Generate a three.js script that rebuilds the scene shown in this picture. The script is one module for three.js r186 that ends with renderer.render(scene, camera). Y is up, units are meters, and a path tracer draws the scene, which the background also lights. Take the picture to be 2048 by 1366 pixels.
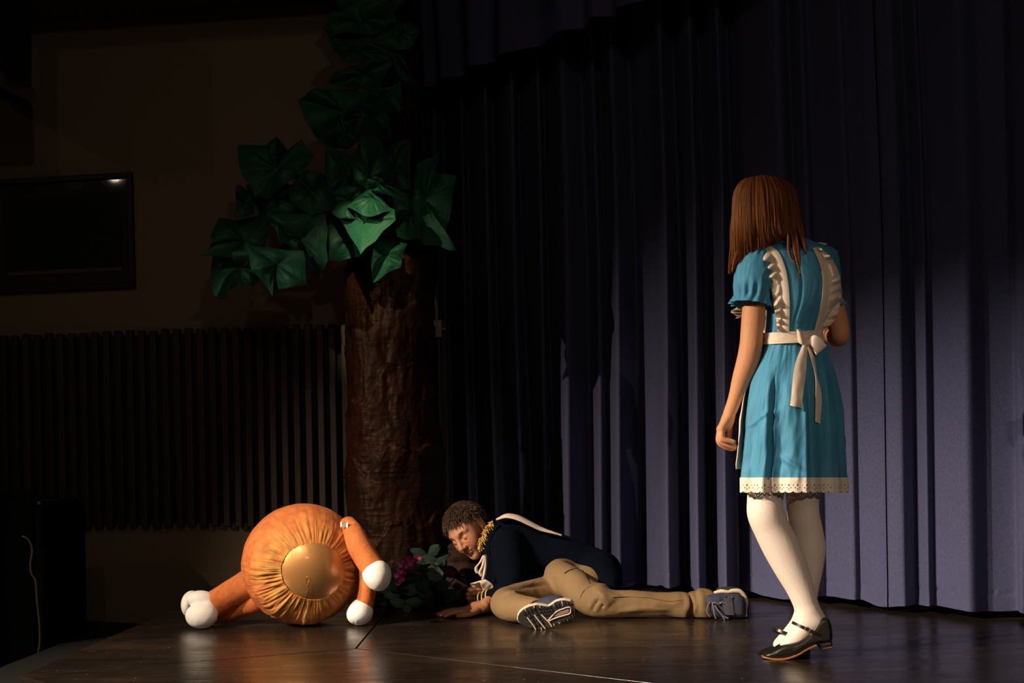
import * as THREE from 'three';
import { RoundedBoxGeometry } from 'three/addons/geometries/RoundedBoxGeometry.js';
import { mergeGeometries } from 'three/addons/utils/BufferGeometryUtils.js';

// ---------------------------------------------------------------- camera, light, exposure
const FOCAL = 2400, CX = 1024, CY = 925, EYE = 0.62, ROLL = 0.02;      // pixels of a 2048 x 1366 frame; metres above the stage
const scene = new THREE.Scene();
scene.background = new THREE.Color(0x000000);
const camera = new THREE.PerspectiveCamera(2 * Math.atan(683 / FOCAL) * 180 / Math.PI, 2048 / 1366, 0.05, 60);
camera.position.set(0, EYE, 0);
camera.rotation.z = -ROLL;
camera.setViewOffset(2048, 1366, 0, 683 - CY, 2048, 1366);
const renderer = new THREE.WebGLRenderer({ antialias: true });
renderer.toneMapping = THREE.LinearToneMapping;
renderer.toneMappingExposure = 1.0;
renderer.outputColorSpace = THREE.SRGBColorSpace;
renderer.shadowMap.enabled = true;
renderer.shadowMap.type = THREE.PCFSoftShadowMap;

const FRONT = { at: [-4.97, 3.44, -1.02], aim: [0.07, -0.37, -4.03], power: 165, angle: 22, soft: 0.65, color: [1, 0.8, 0.58], glow: 40, hood: 0.03 };   // main spot, front left, out of view; lights toy, boy and girl
const KEY = { at: [-5.0, 3.3, -1.9], aim: [1.3, -0.6, -4.1], power: 125, angle: 16.5, soft: 0.5, color: [1, 0.84, 0.66], glow: 12, hood: 0.3 };         // second unseen spot, further round, lighting girl and curtain; hood hides its glint
const WASH = { at: [3.0, 2.6, 5.2], aim: [0.95, 0.5, -3.8], power: 34, angle: 6.5, soft: 0.9, color: [1, 0.8, 0.6], glow: 12, hood: 0.05 };               // weak unseen spot at the back of the hall, lifting the girl's shaded side
const OVER = { at: [-1.13, 3.5, -0.9], aim: [-0.88, 0.2, -4.75], power: 30, angle: 6, soft: 1, color: [1, 0.84, 0.64], glow: 60, hood: 0.03 };            // small unseen overhead spot on the toy, placed for the balloon's highlight
const TREE = { at: [-0.55, 3.5, -0.85], aim: [-0.61, 1.58, -5.0], power: 90, angle: 2.9, soft: 0.9, color: [1, 0.78, 0.45], glow: 20, hood: 0.25 };           // narrow overhead spot, out of view, placed to brighten one leaf sheet
const FILL = { at: [1.4, 3.3, 3.2], power: 4.2, color: [1, 0.86, 0.7] };                                             // added fill lamp behind the camera, lifting the dim wall

// ---------------------------------------------------------------- helpers
const V = (x, y, z) => new THREE.Vector3(x, y, z);
const lerp = (a, b, t) => a + (b - a) * t, clamp = (x, a = 0, b = 1) => Math.min(b, Math.max(a, x));
const sstep = (a, b, x) => { const t = clamp((x - a) / (b - a)); return t * t * (3 - 2 * t); };
const SN = Math.sin(ROLL), CS = Math.cos(ROLL);
function at(px, py, d) {                                              // a place seen at (px, py), d metres down the room
  const u = (px - CX) / FOCAL, v = (CY - py) / FOCAL;
  return V((u * CS + v * SN) * d, EYE + (v * CS - u * SN) * d, -d);
}
function onFloor(px, py, y = 0) {
  const u = (px - CX) / FOCAL, v = (CY - py) / FOCAL;
  return at(px, py, (y - EYE) / (v * CS - u * SN));
}
let seed = 12345;
const rnd = () => { seed = (seed + 0x6d2b79f5) | 0; let t = Math.imul(seed ^ (seed >>> 15), 1 | seed); t = (t + Math.imul(t ^ (t >>> 7), 61 | t)) ^ t; return ((t ^ (t >>> 14)) >>> 0) / 4294967296; };
const rr = (a, b) => a + (b - a) * rnd();
function hash(x, y, z) { let h = (x * 374761393 + y * 668265263 + z * 2147483647) | 0; h = Math.imul(h ^ (h >>> 13), 1274126177); h ^= h >>> 16; return (h >>> 0) / 4294967296; }
function noise(x, y, z = 0) {
  const i = Math.floor(x), j = Math.floor(y), k = Math.floor(z), f = (t) => t * t * (3 - 2 * t);
  const u = f(x - i), v = f(y - j), w = f(z - k);
  const a = (dx, dy, dz) => hash(i + dx, j + dy, k + dz);
  return lerp(lerp(lerp(a(0, 0, 0), a(1, 0, 0), u), lerp(a(0, 1, 0), a(1, 1, 0), u), v), lerp(lerp(a(0, 0, 1), a(1, 0, 1), u), lerp(a(0, 1, 1), a(1, 1, 1), u), v), w) * 2 - 1;
}
const fbm = (x, y, z = 0, o = 4) => { let s = 0, a = 0.5; for (let i = 0; i < o; i++) { s += a * noise(x, y, z + i * 7.3); x *= 2.03; y *= 2.03; z *= 2.03; a *= 0.5; } return s; };
const ridge = (x, y, z = 0, o = 3) => { let s = 0, a = 0.5; for (let i = 0; i < o; i++) { s += a * (1 - Math.abs(noise(x, y, z + i * 5.1))); x *= 2.1; y *= 2.1; z *= 2.1; a *= 0.5; } return s; };
function curve(list, t) {                                             // piecewise table [[t, ...values]] with smooth steps
  let i = 0; while (i < list.length - 2 && t > list[i + 1][0]) i++;
  const p0 = list[Math.max(i - 1, 0)], p1 = list[i], p2 = list[i + 1], p3 = list[Math.min(i + 2, list.length - 1)];
  const s = clamp((t - p1[0]) / (p2[0] - p1[0]));
  return p1.slice(1).map((_, k) => {
    const a = p0[k + 1], b = p1[k + 1], c = p2[k + 1], d = p3[k + 1];
    const m1 = i > 0 ? (c - a) / (p2[0] - p0[0]) * (p2[0] - p1[0]) : c - b, m2 = i < list.length - 2 ? (d - b) / (p3[0] - p1[0]) * (p2[0] - p1[0]) : c - b;
    const s2 = s * s, s3 = s2 * s;
    return (2 * s3 - 3 * s2 + 1) * b + (s3 - 2 * s2 + s) * m1 + (-2 * s3 + 3 * s2) * c + (s3 - s2) * m2;
  });
}
const spline = (pts, t, closed = false) => new THREE.CatmullRomCurve3(pts, closed, 'centripetal').getPoint(clamp(t));

const taken = {};
const numbered = (n) => { const k = taken[n] = (taken[n] ?? -1) + 1; return k ? `${n}_${String(k).padStart(3, '0')}` : n; };
function shade(o) { o.traverse((c) => { if (c.isMesh) { c.castShadow = true; c.receiveShadow = true; } }); return o; }
function thing(name, label, category, p = [0, 0, 0], group) {
  const o = new THREE.Group(); o.name = numbered(name); o.position.set(...p); o.userData = { label, category };
  if (group) o.userData.group = group;
  scene.add(o); return o;
}
function struct(name, parent = scene, g) { const o = g ?? new THREE.Group(); o.name = name; if (parent === scene) o.userData.kind = 'structure'; parent.add(o); return o; }
function part(name, geo, mat, parent, label) {                        // geometry given in the world's axes; parent is a thing or a part standing at its base
  const m = new THREE.Mesh(geo, mat); m.name = name; m.castShadow = m.receiveShadow = true;
  if (label) m.userData.label = label;
  let o = V(0, 0, 0); for (let p = parent; p && p !== scene; p = p.parent) o.add(p.position);
  m.position.copy(o).negate();
  parent.add(m); return m;
}
const mat = (color, roughness = 0.8, more = {}) => new THREE.MeshStandardMaterial({ color: Array.isArray(color) ? new THREE.Color().setRGB(...color) : color, roughness, ...more });
const pmat = (color, roughness = 0.8, more = {}) => new THREE.MeshPhysicalMaterial({ color: Array.isArray(color) ? new THREE.Color().setRGB(...color) : color, roughness, ...more });

function texture(n, fn, repeat = 1, srgb = true, m = n) {             // fn(u, v) gives [r, g, b] or a grey in 0..1
  const d = new Uint8Array(n * m * 4);
  for (let j = 0; j < m; j++) for (let i = 0; i < n; i++) {
    const c = fn(i / n, j / m), k = (j * n + i) * 4, a = Array.isArray(c);
    for (let q = 0; q < 3; q++) d[k + q] = clamp(a ? c[q] : c) * 255;
    d[k + 3] = 255;
  }
  const t = new THREE.DataTexture(d, n, m);
  t.wrapS = t.wrapT = THREE.RepeatWrapping; t.magFilter = THREE.LinearFilter; t.minFilter = THREE.LinearMipmapLinearFilter; t.generateMipmaps = true;
  t.repeat.set(...[].concat(repeat, repeat).slice(0, 2)); if (srgb) t.colorSpace = THREE.SRGBColorSpace; t.needsUpdate = true; return t;
}
function build(pos, idx, nor, uv, col) {
  const g = new THREE.BufferGeometry();
  g.setAttribute('position', new THREE.Float32BufferAttribute(pos, 3));
  if (uv) g.setAttribute('uv', new THREE.Float32BufferAttribute(uv, 2));
  if (col) g.setAttribute('color', new THREE.Float32BufferAttribute(col, 3));
  g.setIndex(idx);
  if (nor) g.setAttribute('normal', new THREE.Float32BufferAttribute(nor, 3)); else g.computeVertexNormals();
  return g;
}
// a cloth-like sheet fn(u, v) -> point, nu x nv, with a real thickness
function sheet(fn, nu, nv, { thick = 0.002, closeU = false, uv = [1, 1] } = {}) {
  const P = [], N = [], W = nu + 1, at2 = (i, j) => P[j * W + i];
  for (let j = 0; j <= nv; j++) for (let i = 0; i <= nu; i++) P.push(fn(closeU && i === nu ? 0 : i / nu, j / nv));
  for (let j = 0; j <= nv; j++) for (let i = 0; i <= nu; i++) {
    const a = closeU ? at2((i + nu - 1) % nu, j) : at2(Math.max(i - 1, 0), j), b = closeU ? at2((i + 1) % nu, j) : at2(Math.min(i + 1, nu), j);
    const c = at2(i, Math.max(j - 1, 0)), d = at2(i, Math.min(j + 1, nv));
    const n = b.clone().sub(a).cross(d.clone().sub(c)); if (n.lengthSq() < 1e-18) n.set(0, 0, 1);
    N.push(n.normalize());
  }
  const pos = [], nor = [], uvs = [], idx = [], K = P.length;
  for (const s of [1, -1]) P.forEach((p, k) => {
    const n = N[k]; pos.push(p.x + n.x * s * thick / 2, p.y + n.y * s * thick / 2, p.z + n.z * s * thick / 2); nor.push(n.x * s, n.y * s, n.z * s);
    uvs.push((k % W) / nu * uv[0], Math.floor(k / W) / nv * uv[1]);
  });
  const quad = (a, b, c, d) => idx.push(a, b, c, a, c, d);
  for (let j = 0; j < nv; j++) for (let i = 0; i < nu; i++) {
    const a = j * W + i; quad(a, a + 1, a + W + 1, a + W); quad(K + a, K + a + W, K + a + W + 1, K + a + 1);
  }
  const rim = (list) => {                                             // edges get their own corners so that they stay crisp
    const s = pos.length / 3;
    list.forEach((k) => { for (const o of [0, K]) { pos.push(...pos.slice((k + o) * 3, (k + o) * 3 + 3)); nor.push(0, 0, 0); uvs.push(...uvs.slice(k * 2, k * 2 + 2)); } });
    for (let i = 0; i + 1 < list.length; i++) quad(s + i * 2, s + i * 2 + 1, s + i * 2 + 3, s + i * 2 + 2);
    for (let i = 0; i < list.length; i++) {
      const k = list[i], l = list[Math.min(i + 1, list.length - 1)], m = list[Math.max(i - 1, 0)];
      const e = P[l].clone().sub(P[m]).cross(N[k]); if (e.lengthSq() > 0) e.normalize();
      for (const o of [0, 1]) { nor[(s + i * 2 + o) * 3] = e.x; nor[(s + i * 2 + o) * 3 + 1] = e.y; nor[(s + i * 2 + o) * 3 + 2] = e.z; }
    }
  };
  const r = [...Array(W).keys()], c = [...Array(nv + 1).keys()];
  rim(r.map((i) => i)); rim(r.map((i) => nv * W + i).reverse());
  if (!closeU) { rim(c.map((j) => j * W).reverse()); rim(c.map((j) => j * W + nu)); }
  return build(pos, idx, nor, uvs);
}
// a tube through points with a radius at each
function tube(pts, rad, n = 6, sub = 3, flat = 1) {
  const c = new THREE.CatmullRomCurve3(pts, false, 'centripetal'), m = (pts.length - 1) * sub, fr = c.computeFrenetFrames(m, false);
  const R = (t) => { if (typeof rad === 'number') return rad; const f = t * (rad.length - 1), i = Math.min(Math.floor(f), rad.length - 2); return lerp(rad[i], rad[i + 1], f - i); };
  const pos = [], idx = [], nor = [], uv = [];
  for (let j = 0; j <= m; j++) {
    const p = c.getPoint(j / m), r = R(j / m), b = fr.binormals[j], q = fr.normals[j];
    for (let i = 0; i <= n; i++) {
      const a = i / n * 2 * Math.PI, x = Math.cos(a), y = Math.sin(a);
      const d = q.clone().multiplyScalar(x).addScaledVector(b, y * flat);
      pos.push(p.x + d.x * r, p.y + d.y * r, p.z + d.z * r); d.normalize(); nor.push(d.x, d.y, d.z); uv.push(i / n, j / m);
    }
  }
  for (let j = 0; j < m; j++) for (let i = 0; i < n; i++) { const a = j * (n + 1) + i; idx.push(a, a + 1, a + n + 1, a + 1, a + n + 2, a + n + 1); }
  for (const [j, s] of [[0, 1], [m, -1]]) {
    const p = c.getPoint(j / m), t = c.getTangent(j / m).multiplyScalar(-s), k = pos.length / 3; pos.push(p.x, p.y, p.z); nor.push(t.x, t.y, t.z); uv.push(0.5, 0.5);
    for (let i = 0; i < n; i++) { const a = j * (n + 1) + i; s > 0 ? idx.push(k, a + 1, a) : idx.push(k, a, a + 1); }
  }
  return build(pos, idx, nor, uv);
}
const move = (g, p, rot) => { if (rot) g.applyMatrix4(new THREE.Matrix4().makeRotationFromEuler(new THREE.Euler(...rot))); return g.translate(p.x ?? p[0], p.y ?? p[1], p.z ?? p[2]); };
const box = (w, h, d, p, rot, r = 0.004) => move(new RoundedBoxGeometry(w, h, d, 1, Math.min(r, w / 2.1, h / 2.1, d / 2.1)), p, rot);
const frame3 = (x, y) => { const ex = x.clone().normalize(), ez = ex.clone().cross(y).normalize(), ey = ez.clone().cross(ex); return [ex, ey, ez]; };
function slab(poly, z0, z1, bevel, m) {                               // polygon in a plane, given thickness; m = [origin, ex, ey]
  const s = new THREE.Shape(poly.map((p) => new THREE.Vector2(p[0], p[1])));
  const g = new THREE.ExtrudeGeometry(s, { depth: Math.max(z1 - z0 - 2 * bevel, 1e-4), bevelEnabled: bevel > 0, bevelSize: bevel, bevelThickness: bevel, bevelOffset: -bevel, bevelSegments: 2, curveSegments: 10 });
  g.translate(0, 0, z0 + bevel);
  if (m) { const [o, ex, ey] = m, ez = ex.clone().cross(ey); g.applyMatrix4(new THREE.Matrix4().makeBasis(ex, ey, ez).setPosition(o)); }
  return g;
}

// ---- one continuous surface from joined tapered limbs and rounded lumps, meshed on a grid
const cap = (a, b, ra, rb = ra, k = 0.02, fl) => ({ t: 0, a, b, ra, rb, k, fl });
const ell = (c, r, m, k = 0.02) => ({ t: 1, c, r, m: m ?? [V(1, 0, 0), V(0, 1, 0), V(0, 0, 1)], k });
const prof = (o, m, poly, hw, rd = 0.01, k = 0.01) => ({ t: 2, o, m, poly, hw, rd, k });     // a side outline with a width
function chain(list, k = 0.01, n = 5) {                               // [[point, radius], ...] as one smooth tapering limb
  const c = new THREE.CatmullRomCurve3(list.map((q) => q[0]), false, 'centripetal'), N = (list.length - 1) * n, rad = list.map((q, i) => [i, q[1]]), pts = [];
  for (let i = 0; i <= N; i++) pts.push([c.getPoint(i / N), curve(rad, i / n)[0]]);
  return { t: 3, pts, k };
}
const cut = (p) => ({ ...p, s: 1 });
function sdist(p, x, y, z) {
  if (p.t === 0) {
    let qx = x - p.a.x, qy = y - p.a.y, qz = z - p.a.z;
    const bx = p.b.x - p.a.x, by = p.b.y - p.a.y, bz = p.b.z - p.a.z;
    const h = clamp((qx * bx + qy * by + qz * bz) / Math.max(bx * bx + by * by + bz * bz, 1e-9));
    qx -= h * bx; qy -= h * by; qz -= h * bz;
    if (p.fl) { const w = p.fl[0], e = (qx * w.x + qy * w.y + qz * w.z) * (p.fl[1] - 1); qx += e * w.x; qy += e * w.y; qz += e * w.z; return (Math.sqrt(qx * qx + qy * qy + qz * qz) - lerp(p.ra, p.rb, h)) / Math.max(1, p.fl[1] * 0.8); }
    return Math.sqrt(qx * qx + qy * qy + qz * qz) - lerp(p.ra, p.rb, h);
  }
  if (p.t === 3) {
    let d = 1e9;
    for (let i = 0; i + 1 < p.pts.length; i++) {
      const [a, ra] = p.pts[i], [b, rb] = p.pts[i + 1], bx = b.x - a.x, by = b.y - a.y, bz = b.z - a.z; let qx = x - a.x, qy = y - a.y, qz = z - a.z;
      const h = clamp((qx * bx + qy * by + qz * bz) / Math.max(bx * bx + by * by + bz * bz, 1e-9)); qx -= h * bx; qy -= h * by; qz -= h * bz;
      d = Math.min(d, Math.sqrt(qx * qx + qy * qy + qz * qz) - lerp(ra, rb, h));
    }
    return d;
  }
  if (p.t === 1) {
    const qx = x - p.c.x, qy = y - p.c.y, qz = z - p.c.z;
    let k0 = 0, k1 = 0;
    for (let i = 0; i < 3; i++) { const e = p.m[i], q = qx * e.x + qy * e.y + qz * e.z, r = p.r[i]; k0 += q * q / (r * r); k1 += q * q / (r * r * r * r); }
    k0 = Math.sqrt(k0); k1 = Math.sqrt(k1); return k1 < 1e-9 ? -Math.min(...p.r) : k0 * (k0 - 1) / k1;
  }
  const qx = x - p.o.x, qy = y - p.o.y, qz = z - p.o.z, [ex, ey, ez] = p.m;
  const u = qx * ex.x + qy * ex.y + qz * ex.z, v = qx * ey.x + qy * ey.y + qz * ey.z, w = qx * ez.x + qy * ez.y + qz * ez.z, L = p.poly;
  let d = 1e9, ins = 1;
  for (let i = 0, j = L.length - 1; i < L.length; j = i++) {
    const ax = L[j][0] - L[i][0], ay = L[j][1] - L[i][1], wx = u - L[i][0], wy = v - L[i][1], h = clamp((wx * ax + wy * ay) / (ax * ax + ay * ay)), gx = wx - ax * h, gy = wy - ay * h;
    d = Math.min(d, gx * gx + gy * gy);
    const c1 = v >= L[i][1], c2 = v < L[j][1], c3 = ax * wy > ay * wx;
    if ((c1 && c2 && c3) || (!c1 && !c2 && !c3)) ins = -ins;
  }
  const a = ins * Math.sqrt(d) + p.rd, b = Math.abs(w - (p.mid ? p.mid(u, v) : 0)) - p.hw(u, v) + p.rd;
  return Math.min(Math.max(a, b), 0) + Math.hypot(Math.max(a, 0), Math.max(b, 0)) - p.rd;
}
// where the line of sight through (px, py) first meets a joined surface, lifted a little towards the eye
function onBlob(prims, px, py, d0, d1, lift = 0.001, disp = null) {
  const f = (q) => { let a = 0.5; for (const p of prims) { const d = sdist(p, q.x, q.y, q.z); if (p.s) { const h = Math.max(p.k - Math.abs(a + d), 0) / p.k; a = Math.max(a, -d) + h * h * p.k / 4; } else { const h = Math.max(p.k - Math.abs(a - d), 0) / p.k; a = Math.min(a, d) - h * h * p.k / 4; } } return disp ? a + disp(q.x, q.y, q.z, a) : a; };
  for (let d = d0; d < d1; d += 0.003) if (f(at(px, py, d)) < 0) return at(px, py, d - 0.0015 - lift);
  return at(px, py, (d0 + d1) / 2);
}
function sbox(p) {
  const b = new THREE.Box3();
  if (p.t === 0) { const f = p.fl ? Math.max(1, 1 / p.fl[1]) : 1; b.expandByPoint(p.a).expandByPoint(p.b).expandByScalar(Math.max(p.ra, p.rb) * f); }
  else if (p.t === 3) { p.pts.forEach((q) => b.expandByPoint(q[0])); b.expandByScalar(Math.max(...p.pts.map((q) => q[1]))); }
  else if (p.t === 1) b.expandByPoint(p.c).expandByScalar(Math.max(...p.r));
  else { for (const q of p.poly) for (const s of [-1, 1]) b.expandByPoint(p.o.clone().addScaledVector(p.m[0], q[0]).addScaledVector(p.m[1], q[1]).addScaledVector(p.m[2], s * 0.08)); }
  return b;
}
function blob(prims, cell, { disp, color, keep } = {}) {
  const B = new THREE.Box3();
  prims.forEach((p) => { p.box = sbox(p); if (!p.s) B.union(p.box); });
  B.expandByScalar(cell * 3);
  const n = [0, 1, 2].map((i) => Math.ceil((B.max.getComponent(i) - B.min.getComponent(i)) / cell) + 1), [nx, ny, nz] = n;
  const f = new Float32Array(nx * ny * nz).fill(0.5), o = B.min;
  for (const p of prims) {
    const e = p.k + cell * 4, lo = [0, 1, 2].map((i) => clamp(Math.floor((p.box.min.getComponent(i) - e - o.getComponent(i)) / cell), 0, n[i] - 1)), hi = [0, 1, 2].map((i) => clamp(Math.ceil((p.box.max.getComponent(i) + e - o.getComponent(i)) / cell), 0, n[i] - 1));
    for (let z = lo[2]; z <= hi[2]; z++) for (let y = lo[1]; y <= hi[1]; y++) for (let x = lo[0]; x <= hi[0]; x++) {
      const q = (z * ny + y) * nx + x, d = sdist(p, o.x + x * cell, o.y + y * cell, o.z + z * cell), a = f[q];
      if (p.s) { const h = Math.max(p.k - Math.abs(a + d), 0) / p.k; f[q] = Math.max(a, -d) + h * h * p.k / 4; }
      else { const h = Math.max(p.k - Math.abs(a - d), 0) / p.k; f[q] = Math.min(a, d) - h * h * p.k / 4; }
    }
  }
  if (disp || keep) for (let z = 0, q = 0; z < nz; z++) for (let y = 0; y < ny; y++) for (let x = 0; x < nx; x++, q++) if (Math.abs(f[q]) < 0.05) {
    const X = o.x + x * cell, Y = o.y + y * cell, Z = o.z + z * cell;
    if (disp) f[q] += disp(X, Y, Z, f[q]);
    if (keep) f[q] = Math.max(f[q], keep(X, Y, Z));
  }
  const id = new Int32Array(nx * ny * nz).fill(-1), pos = [], idx = [], cn = [0, 1, nx, nx + 1, nx * ny, nx * ny + 1, nx * ny + nx, nx * ny + nx + 1];
  const ED = [[0, 1], [0, 2], [0, 4], [1, 3], [1, 5], [2, 3], [2, 6], [4, 5], [4, 6], [3, 7], [5, 7], [6, 7]];
  for (let z = 0; z < nz - 1; z++) for (let y = 0; y < ny - 1; y++) for (let x = 0; x < nx - 1; x++) {
    const q = (z * ny + y) * nx + x; let m = 0;
    for (let i = 0; i < 8; i++) if (f[q + cn[i]] < 0) m |= 1 << i;
    if (m === 0 || m === 255) continue;
    let sx = 0, sy = 0, sz = 0, c = 0;
    for (const [a, b] of ED) if (((m >> a) & 1) !== ((m >> b) & 1)) {
      const fa = f[q + cn[a]], fb = f[q + cn[b]], t = fa / (fa - fb);
      sx += lerp(a & 1, b & 1, t); sy += lerp((a >> 1) & 1, (b >> 1) & 1, t); sz += lerp(a >> 2, b >> 2, t); c++;
    }
    id[q] = pos.length / 3; pos.push(o.x + (x + sx / c) * cell, o.y + (y + sy / c) * cell, o.z + (z + sz / c) * cell);
  }
  const S = [1, nx, nx * ny];
  for (let z = 1; z < nz - 1; z++) for (let y = 1; y < ny - 1; y++) for (let x = 1; x < nx - 1; x++) {
    const q = (z * ny + y) * nx + x, a = f[q] < 0;
    for (let i = 0; i < 3; i++) {
      if (a === (f[q + S[i]] < 0)) continue;
      const u = S[(i + 1) % 3], v = S[(i + 2) % 3], A = id[q], Bq = id[q - u], C = id[q - u - v], D = id[q - v];
      if (A < 0 || Bq < 0 || C < 0 || D < 0) continue;
      a ? idx.push(A, Bq, C, A, C, D) : idx.push(A, C, Bq, A, D, C);
    }
  }
  const uv = [], col = color ? [] : null;
  for (let i = 0; i < pos.length; i += 3) { uv.push(pos[i] + pos[i + 2] * 0.7, pos[i + 1] + pos[i + 2] * 0.3); if (color) col.push(...color(pos[i], pos[i + 1], pos[i + 2])); }
  return build(pos, idx, null, uv, col);
}

// ---------------------------------------------------------------- lamps
const up3 = V(0, 1, 0);
function stageLamp(L, label) {
  const p = V(...L.at), q = V(...L.aim), dir = q.clone().sub(p).normalize();
  const t = thing('unseen_spotlight', label, 'spotlight', L.at, L === WASH || L === OVER || L === TREE ? undefined : 'unseen spotlights on the lighting bar');  // every spotlight stands out of view
  const M = new THREE.Matrix4().lookAt(p, q, up3).setPosition(p);     // -z points along the beam
  const put = (g) => g.applyMatrix4(M);
  const black = mat(0x141414, 0.5, { metalness: 0.4 });
  const lathe = (pts) => new THREE.LatheGeometry(pts.map((c) => new THREE.Vector2(...c)), 28).rotateX(-Math.PI / 2);
  part('housing', put(lathe([[0.001, -0.34], [0.06, -0.34], [0.085, -0.31], [0.085, -0.12], [0.098, -0.1], [0.098, L.hood], [0.092, L.hood], [0.09, -0.005], [0.001, -0.005]])), black, t);
  part('lens', put(lathe([[0.0005, 0.012], [0.04, 0.009], [0.075, 0]])), mat(0xffffff, 0.3, { emissive: new THREE.Color().setRGB(...L.color), emissiveIntensity: L.glow }), t);
  for (const x of [0.11, -0.11]) part('yoke_arm', put(box(0.012, 0.05, 0.26, [x, 0.05, 0.12])), black, t);
  part('clamp', move(new THREE.CylinderGeometry(0.018, 0.018, 0.3, 12), p.clone().add(V(0, 0.2, 0)).addScaledVector(dir, -0.12)), black, t);
  if (L === WASH) part('bracket', tube([p.clone().add(V(0, 0.3, 0)).addScaledVector(dir, -0.12), V(p.x, p.y + 0.35, 5.6), V(p.x, p.y + 0.35, 6.0)], 0.02, 8), black, t);
  if (L === OVER || L === TREE) part('drop_pipe', tube([p.clone().add(V(0, 0.3, 0)).addScaledVector(dir, -0.12), p.clone().add(V(0, 0.3, 0)).addScaledVector(dir, -0.12).setY(4.0), p.clone().addScaledVector(dir, -0.12).setY(4.2)], 0.02, 8), black, t);
  if (L === FRONT) {                                                  // an added flag, out of view, keeping the beam off the curtain top
    const o = p.clone().addScaledVector(dir, L.hood + 0.07), R = Math.PI / 180, q2 = (az, el) => o.clone().add(V(Math.sin(az * R) * Math.cos(el * R), Math.sin(el * R), -Math.cos(az * R) * Math.cos(el * R)).multiplyScalar(0.45));
    part('added_barn_door', sheet((u, v) => q2(lerp(53, 88, u), lerp(-20.5, 6, v)), 4, 4, { thick: 0.003 }), black, t);
    part('added_barn_door_arm', tube([p.clone().add(V(0, 0.1, 0)), q2(60, 6).lerp(p, 0.3).add(V(0, 0.04, 0)), q2(70, 5.5)], 0.006, 6), black, t);
  }
  const s = new THREE.SpotLight(new THREE.Color().setRGB(...L.color), L.power, 0, L.angle * Math.PI / 180, L.soft, 2);
  s.position.copy(p).addScaledVector(dir, L.hood + 0.07); s.target.position.copy(q);
  s.castShadow = true; s.shadow.radius = 2.2; s.shadow.mapSize.set(2048, 2048); s.shadow.bias = -0.0005; s.shadow.camera.near = 0.1;
  scene.add(s, s.target);
}
stageLamp(OVER, 'unseen black spotlight hung from the ceiling and aimed at the orange plush toy');
stageLamp(TREE, 'unseen long black spotlight hung from the ceiling and aimed at the paper tree');
stageLamp(KEY, 'unseen black spotlight on the lighting bar aimed across the stage at the girl');
stageLamp(FRONT, 'unseen black spotlight with added barn door on the lighting bar aimed at the lying boy');
stageLamp(WASH, 'unseen black spotlight on a wall bracket at the back of the hall');
{
  const b = part('lighting_bar', tube([V(-5.1, 3.62, 1.5), V(-5.05, 3.62, -1), V(-5, 3.62, -3.5)], 0.025, 12), mat(0x222222, 0.5, { metalness: 0.6 }), scene);
  b.userData = { label: 'black steel lighting bar carrying the two spotlights beside the stage', category: 'lighting bar' };
  const t = thing('added_fill_lamp', 'added fill lamp, a dim white globe hung out of view behind the viewer', 'lamp', FILL.at);  // unseen globe, added to raise the room's ambient light
  const P = V(...FILL.at);
  part('globe', new THREE.SphereGeometry(0.14, 28, 18).translate(P.x, P.y, P.z), mat(0xffffff, 0.6, { emissive: new THREE.Color().setRGB(...FILL.color), emissiveIntensity: 0.6 }), t);
  part('rod', tube([P.clone().setY(P.y + 0.13), P.clone().setY(3.8), P.clone().setY(4.2)], 0.01, 8), mat(0x222222, 0.5), t);
  const l = new THREE.PointLight(new THREE.Color().setRGB(...FILL.color), FILL.power, 0, 2);
  l.position.copy(P); l.castShadow = true; l.shadow.radius = 5; scene.add(l);
}

// ---------------------------------------------------------------- the hall
const plan = (poly, y0, y1, bevel = 0) => slab(poly.map(([x, d]) => [x, d]), y0, y1, bevel, [V(0, 0, 0), V(1, 0, 0), V(0, 0, -1)]);     // (x, depth) outline
const plaster = mat(0x7f6d58, 0.9, { bumpMap: texture(256, (u, v) => 0.5 + 0.5 * fbm(u * 24, v * 24, 3, 3), [1, 1], false), bumpScale: 0.002 });
const hallPaint = mat(0x6b5a48, 0.92), darkPaint = mat(0x3a352e, 0.9);
const wallD = (x) => 5.9 - 0.12 * (x + 1.5);
part('hall_floor', plan([[-8, -6], [5.2, -6], [5.2, 9.6], [-8, 9.6]], -1.05, -0.9), mat(0x0c0a08, 0.9), struct('floor_hall'));
const wl = struct('wall_left');
part('plaster', plan([[-8, wallD(-8)], [-0.42, wallD(-0.42)], [-0.42, wallD(-0.42) + 0.16], [-8, wallD(-8) + 0.16]], -0.9, 4.2), plaster, wl);
struct('wall_right').add(part('plaster', plan([[5.2, -6.2], [5.35, -6.2], [5.35, 9.7], [5.2, 9.7]], -0.9, 4.2), hallPaint, scene));
struct('wall_back').add(part('plaster', plan([[-8.15, -6.2], [5.35, -6.2], [5.35, -6], [-8.15, -6]], -0.9, 4.2), hallPaint, scene));
struct('wall_far').add(part('plaster', plan([[-8.15, 9.6], [5.35, 9.6], [5.35, 9.75], [-8.15, 9.75]], -0.9, 4.2), darkPaint, scene));
struct('wall_side').add(part('plaster', plan([[-8.15, -6.2], [-8, -6.2], [-8, 9.7], [-8.15, 9.7]], -0.9, 4.2), hallPaint, scene));
struct('ceiling').add(part('plaster', plan([[-8.15, -6.2], [5.35, -6.2], [5.35, 9.75], [-8.15, 9.75]], 4.2, 4.35), hallPaint, scene));
part('soffit_board', plan([[-8, wallD(-8) - 0.9], [-0.42, wallD(-0.42) - 0.9], [-0.42, wallD(-0.42) - 0.001], [-8, wallD(-8) - 0.001]], 2.86, 4.19, 0.005), mat(0x4a3f33, 0.9), struct('trim_1'));

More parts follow.
